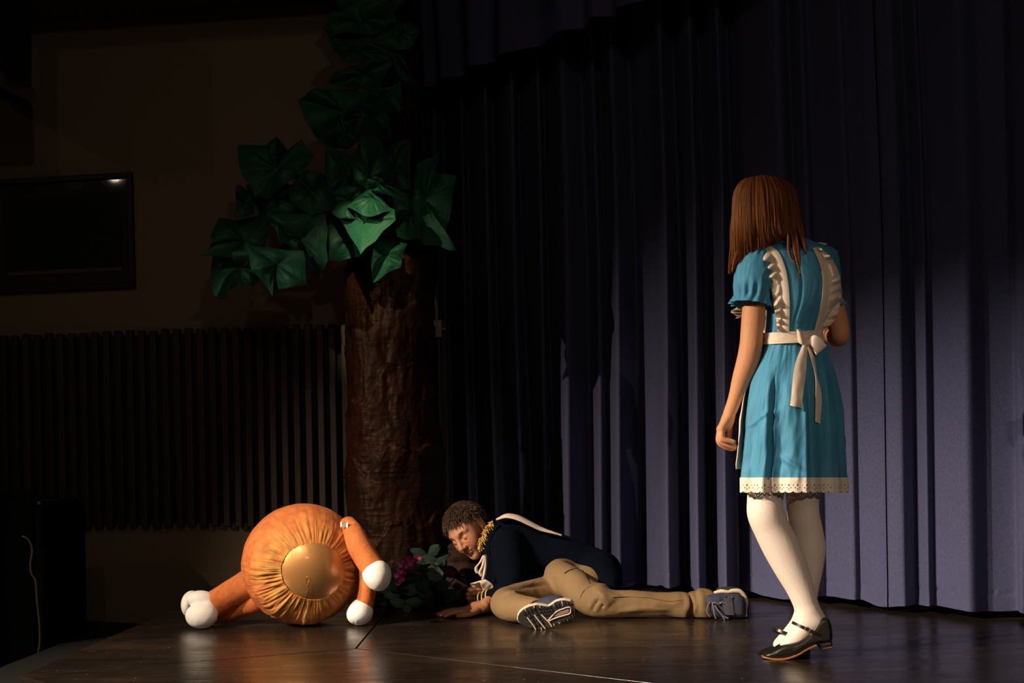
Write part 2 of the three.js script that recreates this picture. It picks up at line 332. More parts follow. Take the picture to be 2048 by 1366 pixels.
// the stage: a body and hardboard sheets with open joints
{
  const grain = (u, v) => fbm(u * 14, v * 240, 1, 4) * 0.5 + fbm(u * 40, v * 40, 2, 3) * 0.35;
  const N = 2048, scratch = new Float32Array(N * N);
  seed = 77;
  const line = (x, y, a, len, w, s) => { for (let t = 0; t < len; t += 0.5) { const X = x + Math.cos(a) * t, Y = y + Math.sin(a) * t + Math.sin(t * 0.05) * 1.2; if (noise(t * 0.08, x) < -0.15) continue; for (let j = -1; j <= 1; j++) { const q = ((Math.round(Y + j * w) & (N - 1)) * N) + (Math.round(X) & (N - 1)); scratch[q] = Math.max(scratch[q], s * (j ? 0.35 : 1) * (0.5 + 0.5 * noise(t * 0.3, y))); } } };
  for (let i = 0; i < 620; i++) line(rnd() * N, rnd() * N, rr(-0.25, 0.25) + (rnd() < 0.2 ? rr(-1.2, 1.2) : 0), rr(6, 70), rnd() < 0.3 ? 1 : 0, rr(0.15, 0.75));
  for (let i = 0; i < 1500; i++) { const x = rnd() * N | 0, y = rnd() * N | 0, s = rr(0.2, 1), r = rnd() < 0.12 ? 3 : 2; for (let a = 0; a < r; a++) for (let b = 0; b < r; b++) scratch[((y + a) & (N - 1)) * N + ((x + b) & (N - 1))] = s; }
  for (let i = 0; i < 46; i++) { const x = rnd() * N, y = rnd() * N, r = rr(4, 13); for (let a = 0; a < 6.3; a += 0.07) if (noise(a * 3, x) > -0.3) scratch[((Math.round(y + Math.sin(a) * r * 0.7) & (N - 1)) * N) + (Math.round(x + Math.cos(a) * r) & (N - 1))] = rr(0.2, 0.6); }
  const deckMap = texture(N, (u, v) => {
    const g = grain(u * 2, v * 0.9), s = scratch[(Math.round(v * N) & (N - 1)) * N + (Math.round(u * N) & (N - 1))], w = sstep(0.05, 0.5, fbm(u * 7 + 3, v * 16, 9, 4)) * 0.07;
    const b = 0.115 + g * 0.065 + w; return [b * 1.1 + s * 0.5, b * 0.87 + s * 0.42, b * 0.72 + s * 0.31];
  }, 0.25);
  const deckRough = texture(1024, (u, v) => 0.265 + 0.09 * fbm(u * 30, v * 90, 4, 4) + 0.1 * sstep(0, 0.5, fbm(u * 6, v * 6, 8, 3)), 0.25, false);
  const deckBump = texture(1024, (u, v) => 0.5 + 0.3 * fbm(u * 24, v * 260, 6, 4) + 0.2 * fbm(u * 9, v * 9, 5, 2), 0.25, false);
  const deck = mat(0xffffff, 1, { map: deckMap, roughnessMap: deckRough, bumpMap: deckBump, bumpScale: 0.0016 });
  const st = struct('floor');
  const edge = mat(0x191512, 0.6);
  const C1 = [-1.51, 3.66], T = [-0.542, 4.07], E1 = [3.6, -1.45], E2 = [5.0, -1.45];
  part('stage_body', plan([[C1[0] + 0.02, C1[1] + 0.03], [E1[0], E1[1] + 0.03], [5.18, -1.42], [5.18, 9.5], [-0.1, 9.5], [-0.1, 6.05], [-1.49, 5.89]], -0.89, -0.02), edge, st);
  const panels = [
    [[C1[0], C1[1]], [T[0] - 0.003, T[1] + 0.001], [T[0] - 0.003, 5.77], [C1[0], 5.88]],
    [[T[0] + 0.003, T[1] + 0.001], [5.18, -0.55], [5.18, 9.4], [T[0] + 0.003, 9.4]],
    [[C1[0], C1[1] - 0.006], [E1[0], E1[1]], [5.18, E1[1]], [5.18, -0.561], [T[0], T[1] - 0.007]],
  ];
  for (const p of panels) part('floor_panel', plan(p, -0.019, 0, 0.001), deck, st);
  part('nosing', tube([V(-1.505, -0.035, -3.66), V(0, -0.035, -2.155), V(3.6, -0.035, 1.45)], 0.016, 8), mat(0x3a2a1c, 0.45), st);
}
{
  const t = thing('side_platform', 'low black platform between the left edge of the stage and the panelled wall', 'platform', [-1.9, -0.9, -5]);
  part('top', plan([[-1.91, 3.3], [-1.53, 3.3], [-1.53, 5.49], [-1.777, 5.63], [-2.33, 5.93], [-2.9, 5.95], [-2.9, 5.48], [-1.91, 5.48]], -0.13, -0.1, 0.004), mat(0x070707, 0.85), t);
  part('body', plan([[-1.89, 3.35], [-1.55, 3.35], [-1.55, 5.45], [-1.8, 5.58], [-2.3, 5.86], [-2.85, 5.9], [-2.85, 5.5], [-1.89, 5.5]], -0.9, -0.131), mat(0x070707, 0.9), t);
}

// ---------------------------------------------------------------- the curtains
const CT = [0.691, -0.723], CN = [-0.723, -0.691], CA = 0.587 * CN[0] + 5.72 * CN[1];
function onCurtain(px, n, py = 1100) {                                 // (x, depth) where the line of sight meets the curtain's line moved out by n
  const u = (px - CX) / FOCAL, v = (CY - py) / FOCAL, x = u * CS + v * SN, d = (n + CA) / (x * CN[0] + CN[1]);
  return V(x * d, 0, -d);
}
const weave = texture(256, (u, v) => 0.5 + 0.25 * Math.sin(u * Math.PI * 2 * 64) * Math.sin(v * Math.PI * 2 * 64) + 0.25 * fbm(u * 60, v * 60, 1, 2), [1, 1], false);
const blotch = texture(512, (u, v) => { const b = 0.93 + 0.07 * noise(u * 220, v * 220, 4), l = noise(u * 150, v * 150, 9) > 0.93 ? 0.25 : 0; return [b + l, b + l, b + l]; }, [1, 1]);
function curtain(name, label, ctrl, top, cols) {
  const line = new THREE.CatmullRomCurve3(ctrl.map(([p, n]) => onCurtain(p, n)), false, 'catmullrom', 0.35);
  const len = line.getLength(); line.arcLengthDivisions = 800;
  const o = line.getPointAt(0);
  const t = thing(name, label, 'curtain', [o.x, 0, o.z]);
  const NV = 46;
  const cloth = pmat([0.076, 0.08, 0.175], 0.92, { map: blotch, bumpMap: weave, bumpScale: 0.0006, sheen: 0.25, sheenRoughness: 0.6, sheenColor: new THREE.Color(0.1, 0.09, 0.14) });
  const fn = (u, v) => {
    const y = v < 0.35 ? lerp(0, 0.16, v / 0.35) : lerp(0.16, top, (v - 0.35) / 0.65);
    const p = line.getPointAt(u), q = line.getPointAt(clamp(u + 0.01));
    const s = (p.x * CT[0] - p.z * CT[1]);                             // along the curtain
    const n = -(CA - (p.x * CN[0] - p.z * CN[1]));
    let k = -0.12 * n * sstep(0.3, 2.2, y) + 0.006 * fbm(s * 5, y * 0.8, 3, 3) + 0.012 * noise(s * 2.2, y * 0.5, 8);
    const low = sstep(0.13, 0.02, y);
    k += low * 0.007 * fbm(s * 22, y * 9, 5, 2) + 0.004 * Math.exp(-((y - 0.098) ** 2) / 0.00006) * (0.3 + 0.9 * noise(s * 70, 1)) * -1.2;
    const sh = -0.1 * sstep(1.95, 2.6, s - 0) * 0 + 0.014 * noise(s * 1.3, y * 0.7, 12);
    return V(p.x + CN[0] * k + CT[0] * sh, y + (0.028 + 0.012 * noise(s * 9, 2)) * sstep(0.1, 0, y), p.z - CN[1] * k - CT[1] * sh);
  };
  part('drape', sheet(fn, cols, NV, { thick: 0.0035, uv: [len / 0.9, top / 0.9] }), cloth, t);
  return t;
}
curtain('stage_curtain', 'long dark navy curtain with deep narrow folds hanging behind the lying boy and the girl', [
  [800, 0.057], [845, -0.076], [880, 0.076], [905, -0.095], [938, 0.095], [955, -0.076], [990, 0.095], [1010, -0.076], [1042, 0.095], [1065, -0.095], [1092, 0.095], [1112, -0.085], [1138, 0.114], [1185, -0.095], [1205, 0.0], [1224, -0.095], [1241, 0.095], [1281, -0.114], [1300, -0.085], [1322, -0.02], [1338, 0.114],
  [1372, -0.104], [1396, 0.095], [1420, -0.095], [1436, -0.03], [1452, 0.104], [1476, -0.114], [1500, -0.044], [1572, 0.062], [1602, -0.05], [1625, 0.025], [1645, -0.037], [1700, 0.037], [1712, 0.006], [1745, 0.037], [1768, 0.037]], 3.4, 620);
curtain('stage_curtain', 'dark navy curtain panel with broad folds on the right of the narrow upright gap', [
  [1771, 0.05], [1776, 0.062], [1802, 0.062], [1828, -0.02], [1850, 0.05], [1864, 0.01], [1932, 0.075], [1972, -0.01], [2030, -0.07], [2040, 0.0], [2090, 0.06], [2130, 0.0], [2180, 0.06], [2230, -0.02], [2300, 0.04], [2420, 0]], 3.4, 420);
{
  const t = thing('curtain_valance', 'short dark valance hanging across the top of the stage before the navy curtain', 'valance', [0, 2.6, -6]);
  const a = onCurtain(840, 0.3), b = onCurtain(2420, 0.3), len = a.distanceTo(b);
  part('drape', sheet((u, v) => { const p = a.clone().lerp(b, u), k = 0.035 * Math.sin(u * 95 + 2 * noise(u * 20, 1)) + 0.02 * noise(u * 34, v); return V(p.x + CN[0] * k, lerp(2.62, 3.5, v), p.z - CN[1] * k); }, 300, 6, { thick: 0.004, uv: [len / 0.9, 1] }), pmat([0.076, 0.08, 0.175], 0.92, { map: blotch, bumpMap: weave, bumpScale: 0.0006 }), t);
  const h = thing('curtain_track', 'dark steel track carrying the navy curtain and its valance', 'track', [0, 3.4, -6]);
  part('rail', tube([onCurtain(800, 0).setY(3.42), onCurtain(1400, 0).setY(3.42), onCurtain(2420, 0).setY(3.42)], 0.03, 8), mat(0x1a1a1a, 0.5, { metalness: 0.5 }), h);
  part('rail', tube([onCurtain(800, 0.3).setY(3.5), onCurtain(1400, 0.3).setY(3.5), onCurtain(2420, 0.3).setY(3.5)], 0.02, 8), mat(0x1a1a1a, 0.5, { metalness: 0.5 }), h);
}

// ---------------------------------------------------------------- the panelled wall, the picture, the loudspeakers
const WX = V(1, 0, 0.12).normalize(), WZ = V(-0.12, 0, 1).normalize();
function onWall(px, py, out = 0) {
  const u = (px - CX) / FOCAL, v = (CY - py) / FOCAL, x = u * CS + v * SN;
  return at(px, py, (5.72 - out) / (1 + 0.12 * x));
}
const wallM = (p) => [p, WX, up3];
{
  const t = thing('slat_panel', 'wide dark wooden panel of upright slats on the wall behind the tree', 'panel', onWall(330, 1057).toArray());
  const a = onWall(-150, 870), b = onWall(905, 870), n = Math.round(a.distanceTo(b) / 0.0605);
  const Y0 = 0.335, Y1 = 1.305, woods = [0x33231a, 0x3a281e, 0x2c1f18].map((c) => mat(c, 0.6));
  part('backing', slab([[0, 0], [a.distanceTo(b), 0], [a.distanceTo(b), Y1 - Y0 - 0.04], [0, Y1 - Y0 - 0.04]], 0, 0.012, 0.001, wallM(a.clone().setY(Y0 + 0.02))), mat(0x1c1511, 0.8), t);
  const g = new RoundedBoxGeometry(0.034, Y1 - Y0, 0.042, 1, 0.006).applyMatrix4(new THREE.Matrix4().makeBasis(WX, up3, WZ));
  for (let i = 0; i < n; i++) {
    const m = new THREE.Mesh(g, woods[Math.floor(hash(i, 3, 1) * 3)]); m.name = 'slat'; m.castShadow = m.receiveShadow = true;
    m.position.copy(a.clone().lerp(b, (i + 0.5) / n).setY((Y0 + Y1) / 2 + 0.006 * noise(i * 1.7, 4)).addScaledVector(WZ, 0.031)).sub(t.position); t.add(m);
  }
}
{
  const c = onWall(100, 470), t = thing('framed_picture', 'dark framed picture behind glass hanging on the wall above the slat panel', 'picture', c.toArray());
  const wood = mat(0x0d0b0a, 0.45), A = onWall(-62, 353).sub(c), Bq = onWall(268, 346).sub(c);
  const w = 0.82, x1 = Bq.dot(WX), x0 = x1 - w, y1 = Bq.y - 0.003, y0 = onWall(274, 578).y - c.y, r = 0.028;
  const M = [c, WX.clone().applyAxisAngle(WZ, 0.006), up3.clone().applyAxisAngle(WZ, 0.006)];
  const rail = (p) => part('rail', slab(p, 0, 0.03, 0.004, M), wood, t);
  rail([[x0, y0], [x1, y0], [x1 - r, y0 + r], [x0 + r, y0 + r]]); rail([[x1, y0], [x1, y1], [x1 - r, y1 - r], [x1 - r, y0 + r]]);
  rail([[x1, y1], [x0, y1], [x0 + r, y1 - r], [x1 - r, y1 - r]]); rail([[x0, y1], [x0, y0], [x0 + r, y0 + r], [x0 + r, y1 - r]]);
  const i = (px, py) => { const p = onWall(px, py).sub(c); return [p.dot(M[1]), p.dot(M[2])]; }, [px0, py0] = i(13, 554), [px1, py1] = i(243, 386);
  part('print', slab([[x0 + r, y0 + r], [x1 - r, y0 + r], [x1 - r, y1 - r], [x0 + r, y1 - r]], 0.002, 0.005, 0, M), mat(0x0c0d0c, 0.8), t, 'almost black print');
  const hole = new THREE.Path([[px0, py0], [px1, py0], [px1, py1], [px0, py1]].map((q) => new THREE.Vector2(...q))), s = new THREE.Shape([[x0 + r, y0 + r], [x1 - r, y0 + r], [x1 - r, y1 - r], [x0 + r, y1 - r]].map((q) => new THREE.Vector2(...q))); s.holes.push(hole);
  const mg = new THREE.ExtrudeGeometry(s, { depth: 0.003, bevelEnabled: false }).translate(0, 0, 0.006).applyMatrix4(new THREE.Matrix4().makeBasis(M[1], M[2], WZ).setPosition(c));
  part('mount', mg, mat(0x2b251c, 0.85), t);
  part('caption_strip', slab([[px0 + 0.01, py0 + 0.004], [px1 - 0.004, py0 + 0.004], [px1 - 0.004, py0 + 0.024], [px0 + 0.01, py0 + 0.024]], 0.0055, 0.0065, 0, M), mat(0x5a4230, 0.8), t, 'paler strip along the foot of the print');
  part('glass', slab([[x0 + r - 0.004, y0 + r - 0.004], [x1 - r + 0.004, y0 + r - 0.004], [x1 - r + 0.004, y1 - r + 0.004], [x0 + r - 0.004, y1 - r + 0.004]], 0.0145, 0.0165, 0, M), pmat(0xffffff, 0.03, { transmission: 1, thickness: 0, ior: 1.22 }), t);
}
{
  const c = at(20, 60, 5.35), t = thing('wall_loudspeaker', 'black wall loudspeaker high on the left with a pale lower edge', 'loudspeaker', c.toArray());
  const p = (px, py, d) => at(px, py, d);
  const hull = (f, b) => { const v = [...f, ...b], pos = v.flatMap((q) => q.toArray()), id = [0, 1, 2, 0, 2, 3, 5, 4, 7, 5, 7, 6, 0, 4, 5, 0, 5, 1, 3, 2, 6, 3, 6, 7, 1, 5, 6, 1, 6, 2, 0, 3, 7, 0, 7, 4]; return build(pos, id).toNonIndexed(); };
  const fix = (g) => { g.computeVertexNormals(); return g; };
  part('grille', fix(hull([p(7, 138, 5.0), p(63, 178, 5.3), p(63, -90, 5.3), p(7, -90, 5.0)], [p(-20, 140, 5.75), p(60, 165, 5.78), p(60, -90, 5.78), p(-20, -90, 5.75)])), mat(0x060606, 0.8), t);
  part('lower_edge', fix(hull([p(-60, 145, 4.98), p(70, 208, 5.3), p(70, 181, 5.3), p(-60, 100, 4.98)], [p(-70, 148, 5.75), p(66, 198, 5.79), p(66, 176, 5.79), p(-70, 110, 5.75)])), mat(0x4c3b2c, 0.8), t);
  part('bracket', fix(hull([p(-60, 175, 5.1), p(62, 218, 5.4), p(62, 208, 5.4), p(-60, 150, 5.1)], [p(-60, 175, 5.8), p(60, 212, 5.82), p(60, 200, 5.82), p(-60, 150, 5.8)])), mat(0x14110e, 0.8), t);
}
{
  const c = at(30, 1300, 5.2), t = thing('loudspeaker', 'tall black loudspeaker cabinet standing on the floor left of the stage', 'loudspeaker', [c.x, -0.9, c.z]);
  const x1 = at(87, 1100, 4.95).x, y1 = at(60, 1003, 5).y;
  part('cabinet', box(0.62, y1 + 0.9 - 0.02, 0.5, [x1 - 0.31, (y1 - 0.92) / 2, -5.2], null, 0.015), pmat(0x060606, 0.9, { specularIntensity: 0.1 }), t);
  part('grille', box(0.54, y1 + 0.55, 0.015, [x1 - 0.31, (y1 - 0.45) / 2 , -4.944], null, 0.006), pmat(0x040404, 0.95, { specularIntensity: 0.1 }), t);
  part('top_panel', box(0.6, 0.02, 0.48, [x1 - 0.31, y1 - 0.008, -5.2], null, 0.008), mat(0x101010, 0.6), t);
  const w = part('cable', tube([[45, 1072], [58, 1080], [65, 1100], [61, 1125], [63, 1146], [71, 1160], [74, 1200], [79, 1245], [80, 1285], [75, 1315], [70, 1345]].map(([a, b]) => at(a, b, 4.9)), 0.005, 7), mat(0x3b3029, 0.6), scene);
  w.userData = { label: 'thin cable dangling down the front of the tall black loudspeaker', category: 'cable' };
}
{
  const p = (px, py) => at(px, py, 5.68), o = p(873, 655), steel = mat(0x8a7a6a, 0.5, { metalness: 0.3 });
  const t = thing('electrical_conduit', 'thin grey conduit with a small junction box running down beside the tree trunk', 'conduit', o.toArray());
  part('upper_pipe', tube([p(862, 380), p(865, 500), p(866, 560), p(868, 590), p(872, 615), p(873, 645)], 0.011, 10), steel, t);
  part('coupling', tube([p(864.5, 500), p(865, 509)], 0.017, 10), steel, t);
  part('junction_box', move(new RoundedBoxGeometry(0.052, 0.085, 0.05, 2, 0.006), p(873, 658)), steel, t);
  part('cover_screw', move(new THREE.CylinderGeometry(0.006, 0.006, 0.02, 8).rotateZ(Math.PI / 2), p(886, 658)), steel, t);
  part('lower_pipe', tube([p(877, 675), p(879, 800), p(883, 950), p(885, 1160)], 0.006, 8), mat(0x4a423a, 0.6), t, 'thinner dark pipe');
  part('outlet_plate', move(new RoundedBoxGeometry(0.026, 0.062, 0.02, 2, 0.004), at(880, 1044, 5.6)), mat(0xb09a80, 0.6), t);
}

// ---------------------------------------------------------------- the paper tree
{
  const TD = 5.5, base = onFloor(792, 1196);
  const t = thing('stage_tree', 'tall stage tree with a crumpled brown paper trunk and big green paper leaves', 'stage tree', base.toArray());
  const prof2 = [[1215, 805, 112], [1150, 800, 104], [1080, 797, 98], [1000, 789, 97], [900, 790, 98], [800, 785, 92], [700, 780, 88], [620, 779, 86], [540, 784, 88], [420, 790, 76], [330, 800, 52], [200, 806, 40], [90, 806, 36], [-60, 800, 34], [-140, 800, 32]];
  const yOf = (py) => at(790, py, TD).y;
  const trunk = (u, v) => {
    const py = lerp(1215, -140, v), [cx, hw] = curve(prof2.map((r) => [-r[0], r[1], r[2]]), -py), c = at(cx, py, TD), a = -u * 2 * Math.PI, y = Math.max(c.y, 0.004);
    const X = Math.cos(a), Z = Math.sin(a), q = 4.2;
    const band = y * 3.1 + a * 0.22 + 0.35 * noise(X * 2, y * 2, Z * 2), fr = band - Math.floor(band);
    let r = hw / FOCAL * TD * (0.955 + 0.05 * fr * fr) + 0.016 * (ridge(X * q + 9, y * 7 + a * 0.6, Z * q, 3) - 0.55) + 0.02 * fbm(X * 2.2, y * 3.4, Z * 2.2 + 4, 3) + 0.006 * ridge(X * 13, y * 24, Z * 13, 2);
    r += 0.012 * sstep(0.93, 1, fr) * noise(X * 9, y * 9, Z * 9);
    return V(c.x + X * r, y, c.z + Z * r);
  };
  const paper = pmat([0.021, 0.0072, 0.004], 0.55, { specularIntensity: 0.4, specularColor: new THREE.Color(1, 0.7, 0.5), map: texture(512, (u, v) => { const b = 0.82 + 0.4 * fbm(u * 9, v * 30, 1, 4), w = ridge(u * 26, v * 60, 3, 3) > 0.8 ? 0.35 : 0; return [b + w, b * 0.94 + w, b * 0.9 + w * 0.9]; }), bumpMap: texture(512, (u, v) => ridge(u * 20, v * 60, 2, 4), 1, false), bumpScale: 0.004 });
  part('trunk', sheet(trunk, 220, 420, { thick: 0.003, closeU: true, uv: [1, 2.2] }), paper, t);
  const twig = mat(0x2a1a12, 0.8);
  for (const l of [[[760, 470, 5.42], [640, 455, 5.4], [560, 500, 5.36], [470, 530, 5.32]], [[760, 420, 5.42], [650, 370, 5.4], [560, 345, 5.36]], [[790, 260, 5.45], [720, 240, 5.42], [640, 230, 5.38]], [[800, 120, 5.48], [740, 90, 5.45], [690, 60, 5.42]]]) part('branch', tube(l.map((p) => at(...p)), [0.03, 0.022, 0.014, 0.01], 8), twig, t);
  const greens = [[0.006, 0.085, 0.042], [0.005, 0.072, 0.038], [0.008, 0.1, 0.048]].map((c) => mat(c, 0.66, { bumpMap: texture(256, (u, v) => ridge(u * 9, v * 9, c[0] * 900, 4), 1, false), bumpScale: 0.003 }));
  let k = 0;
  // each leaf: pinched middle, then its corners as seen, with how far each stands out of the cluster
  function leaf(mid, corners, d, m, crumple = 1) {
    const id = ++k * 3.7, n = corners.length, M = at(mid[0], mid[1], d - (mid[2] ?? 0)), C = corners.map((c) => at(c[0], c[1], d - (c[2] ?? 0.07 * noise(id, c[0] * 0.05, c[1] * 0.05) * 1.6)));
    const fn = (u, v) => {
      const f = u * n, i = Math.floor(f) % n, s = f - Math.floor(f), q = C[i].clone().lerp(C[(i + 1) % n], s), e = 0.04 + 0.96 * v, p = M.clone().lerp(q, e);
      const fold = Math.sin(u * 2 * Math.PI * (2 + (k % 3)) + id) * 0.03 + Math.sin(u * 2 * Math.PI * 9 + id) * 0.012 * (1 - v);
      const z = crumple * (fold * Math.sin(v * 2.2) + 0.03 * (ridge(p.x * 6 + id, p.y * 6, id, 3) - 0.55) + 0.02 * fbm(p.x * 14, p.y * 14, id, 2)) + 0.03 * Math.sin(v * Math.PI) * crumple;
      return p.add(V(0.012 * noise(p.x * 16, p.y * 16, id) * v, 0.012 * noise(p.y * 16, p.x * 16, id + 5) * v, z));
    };
    part('leaf', sheet(fn, n * 12, 16, { thick: 0.0012, closeU: true, uv: [2, 1] }), m ?? greens[k % 3], t);
  }
  // top of the tree
  leaf([735, -25], [[650, -20], [700, -80], [800, -70], [830, -10], [790, 25], [690, 25]], 5.3);
  leaf([725, 45], [[657, 42], [694, 8], [780, 4], [794, 44], [771, 56], [714, 74], [663, 68]], 5.25);
  leaf([800, 70], [[793, 44], [820, 44], [843, 63], [832, 90], [799, 101], [749, 90], [770, 66]], 5.22);
  leaf([715, 102], [[655, 84], [736, 72], [782, 103], [762, 126], [687, 124]], 5.24);
  leaf([730, 150], [[658, 165], [674, 140], [747, 120], [792, 120], [758, 178], [687, 177]], 5.26);
  leaf([800, 130], [[772, 98], [800, 112], [834, 174], [797, 158]], 5.24);
  leaf([690, 85], [[648, 62], [668, 40], [720, 60], [740, 95], [700, 112], [668, 104]], 5.3);
  // second tier
  leaf([690, 225], [[593, 193], [620, 181], [654, 177], [742, 179], [728, 215], [676, 240], [697, 296], [650, 294], [612, 246]], 5.22);
  leaf([765, 195], [[738, 182], [804, 160], [806, 222], [749, 222]], 5.2);
  leaf([740, 235], [[708, 212], [772, 208], [784, 280], [712, 280]], 5.2);
  leaf([690, 268], [[655, 262], [712, 240], [722, 285], [690, 300], [664, 296]], 5.24);
  // left upper cluster
  leaf([555, 340], [[477, 291], [535, 295], [554, 275], [576, 297], [602, 275], [630, 315], [606, 345], [576, 372], [540, 400], [505, 393], [478, 340]], 5.18);
  leaf([625, 385], [[572, 377], [604, 338], [640, 345], [664, 356], [672, 414], [626, 428], [590, 405]], 5.12);
  leaf([545, 400], [[496, 372], [570, 366], [612, 410], [600, 440], [520, 440]], 5.22);
  leaf([488, 408], [[471, 384], [480, 376], [492, 379], [508, 396], [508, 432], [470, 436]], 5.2);
  // left lower cluster
  leaf([490, 480], [[393, 512], [418, 488], [441, 438], [545, 432], [530, 500], [470, 512]], 5.16);
  leaf([480, 535], [[426, 505], [525, 500], [525, 557], [506, 574], [470, 569], [454, 582], [444, 598], [430, 594], [418, 560]], 5.18);
  leaf([555, 530], [[488, 485], [605, 500], [616, 572], [573, 580], [551, 576], [544, 590], [538, 576], [507, 545]], 5.1);
  leaf([600, 480], [[538, 432], [652, 428], [656, 524], [640, 556], [604, 512], [560, 480]], 5.15);
  leaf([580, 455], [[530, 420], [600, 405], [660, 425], [655, 470], [560, 490]], 5.2);
  // middle cluster with the bright sheet
  leaf([690, 345], [[652, 300], [690, 296], [712, 318], [700, 388], [655, 392]], 5.16);
  leaf([790, 330], [[780, 294], [819, 276], [824, 378], [775, 385], [762, 330]], 5.14);
  leaf([850, 400], [[832, 330], [876, 303], [870, 345], [911, 354], [905, 380], [889, 470], [912, 503], [848, 492], [816, 440]], 5.16);
  leaf([820, 420], [[770, 385], [850, 360], [870, 440], [840, 480], [790, 470]], 5.18);
  leaf([705, 470], [[649, 426], [702, 424], [752, 497], [722, 514], [655, 521]], 5.26);
  leaf([775, 510], [[745, 468], [815, 492], [798, 537], [746, 563], [743, 525]], 5.1);
  leaf([700, 400], [[650, 380], [735, 372], [760, 430], [700, 440], [660, 428]], 5.12);
  leaf([738, 355, 0.05], [[704, 332, 0], [712, 296, 0.04], [721, 277, 0.05], [760, 278, 0.02], [768, 298, 0.0], [786, 345, -0.03], [750, 385, 0.06], [716, 372, 0.05]], 5.05);
  leaf([757, 366, 0.06], [[742, 360, 0.05], [762, 352, 0.09], [772, 368, 0.06], [815, 386, 0.0], [812, 400, 0.02], [770, 388, 0.06]], 5.05, greens[2], 0.6);
  leaf([746, 378, 0.05], [[730, 384, 0.04], [740, 362, 0.09], [762, 366, 0.08], [768, 392, 0.05]], 5.05, greens[2], 0.8);
  leaf([745, 395, 0.06], [[745, 376, 0.02], [783, 421, 0.09], [760, 432, 0.13], [722, 430, 0.1], [696, 418, 0.02], [705, 398, 0.0]], 5.05, greens[2], 0.7);
  leaf([728, 446, 0.04], [[671, 423, -0.09], [700, 414, -0.05], [745, 412, 0.0], [788, 420, 0.08], [794, 438, 0.1], [722, 511, 0.13]], 5.05, greens[2], 0.35);
}

// ---------------------------------------------------------------- foot of the tree: painted stump, flowers
{
  const c = onFloor(914, 1197), r0 = 0.135, t = thing('painted_stump', 'low rounded stage prop painted red brown with green blotches beside the tree foot', 'stage prop', c.toArray());
  const col = texture(512, (u, v) => { const g = sstep(0.08, 0.22, fbm(u * 14, v * 8, 3, 3)), m = 0.8 + 0.4 * fbm(u * 12, v * 50, 7, 4), y = sstep(0.2, 0.3, fbm(u * 20, v * 14, 11, 3)) * 0.3; return [lerp(0.46, 0.1, g) * m + y * 0.4, lerp(0.19, 0.31, g) * m + y * 0.3, lerp(0.1, 0.22, g) * m]; });
  const fn = (u, v) => {
    const a = -u * 2 * Math.PI, h = Math.min(v / 0.82, 1), y = 0.236 * h - 0.03 * Math.sin(a) * 0, lay = Math.abs(((h * 4.2 + 0.25 * noise(Math.cos(a), Math.sin(a), 2)) % 1) - 0.5) * 2;
    let r = r0 * (1.06 - 0.16 * h) * (v > 0.82 ? Math.sqrt(Math.max(0, 1 - ((v - 0.82) / 0.18) ** 2)) : 1) + (v <= 0.82 ? -0.008 * lay * lay + 0.008 * fbm(Math.cos(a) * 3, Math.sin(a) * 3, y * 14, 3) : 0);
    return V(c.x + Math.cos(a) * r * 1.12, y + (v > 0.82 ? 0.03 * Math.sin((v - 0.82) / 0.18 * Math.PI / 2) : 0) + 0.003 + 0.006 * noise(a * 3, 2) * (1 - h), c.z + Math.sin(a) * r);
  };
  part('painted_shell', sheet(fn, 120, 50, { thick: 0.003, closeU: true, uv: [1, 0.5] }), mat(0x8c8c8c, 0.85, { map: col }), t);
  const torn = mat(0xb89a76, 0.8), edge = []; for (let i = 0; i <= 60; i++) edge.push(fn(0.04 + 0.42 * i / 60, 0.0).add(V(0, 0.004 + 0.003 * noise(i * 0.9, 3), 0.003)));
  for (let i = 0; i < 58; i += 2) if (noise(i * 0.37, 8) > -0.25) part('torn_edge', tube([edge[i], edge[i + 1].clone().add(V(0, 0.002 * noise(i, 1), 0.002)), edge[i + 2]], [0.0015, 0.0022 + 0.0015 * hash(i, 1, 2), 0.001], 5, 2), torn, t, 'pale torn lower edge');
}
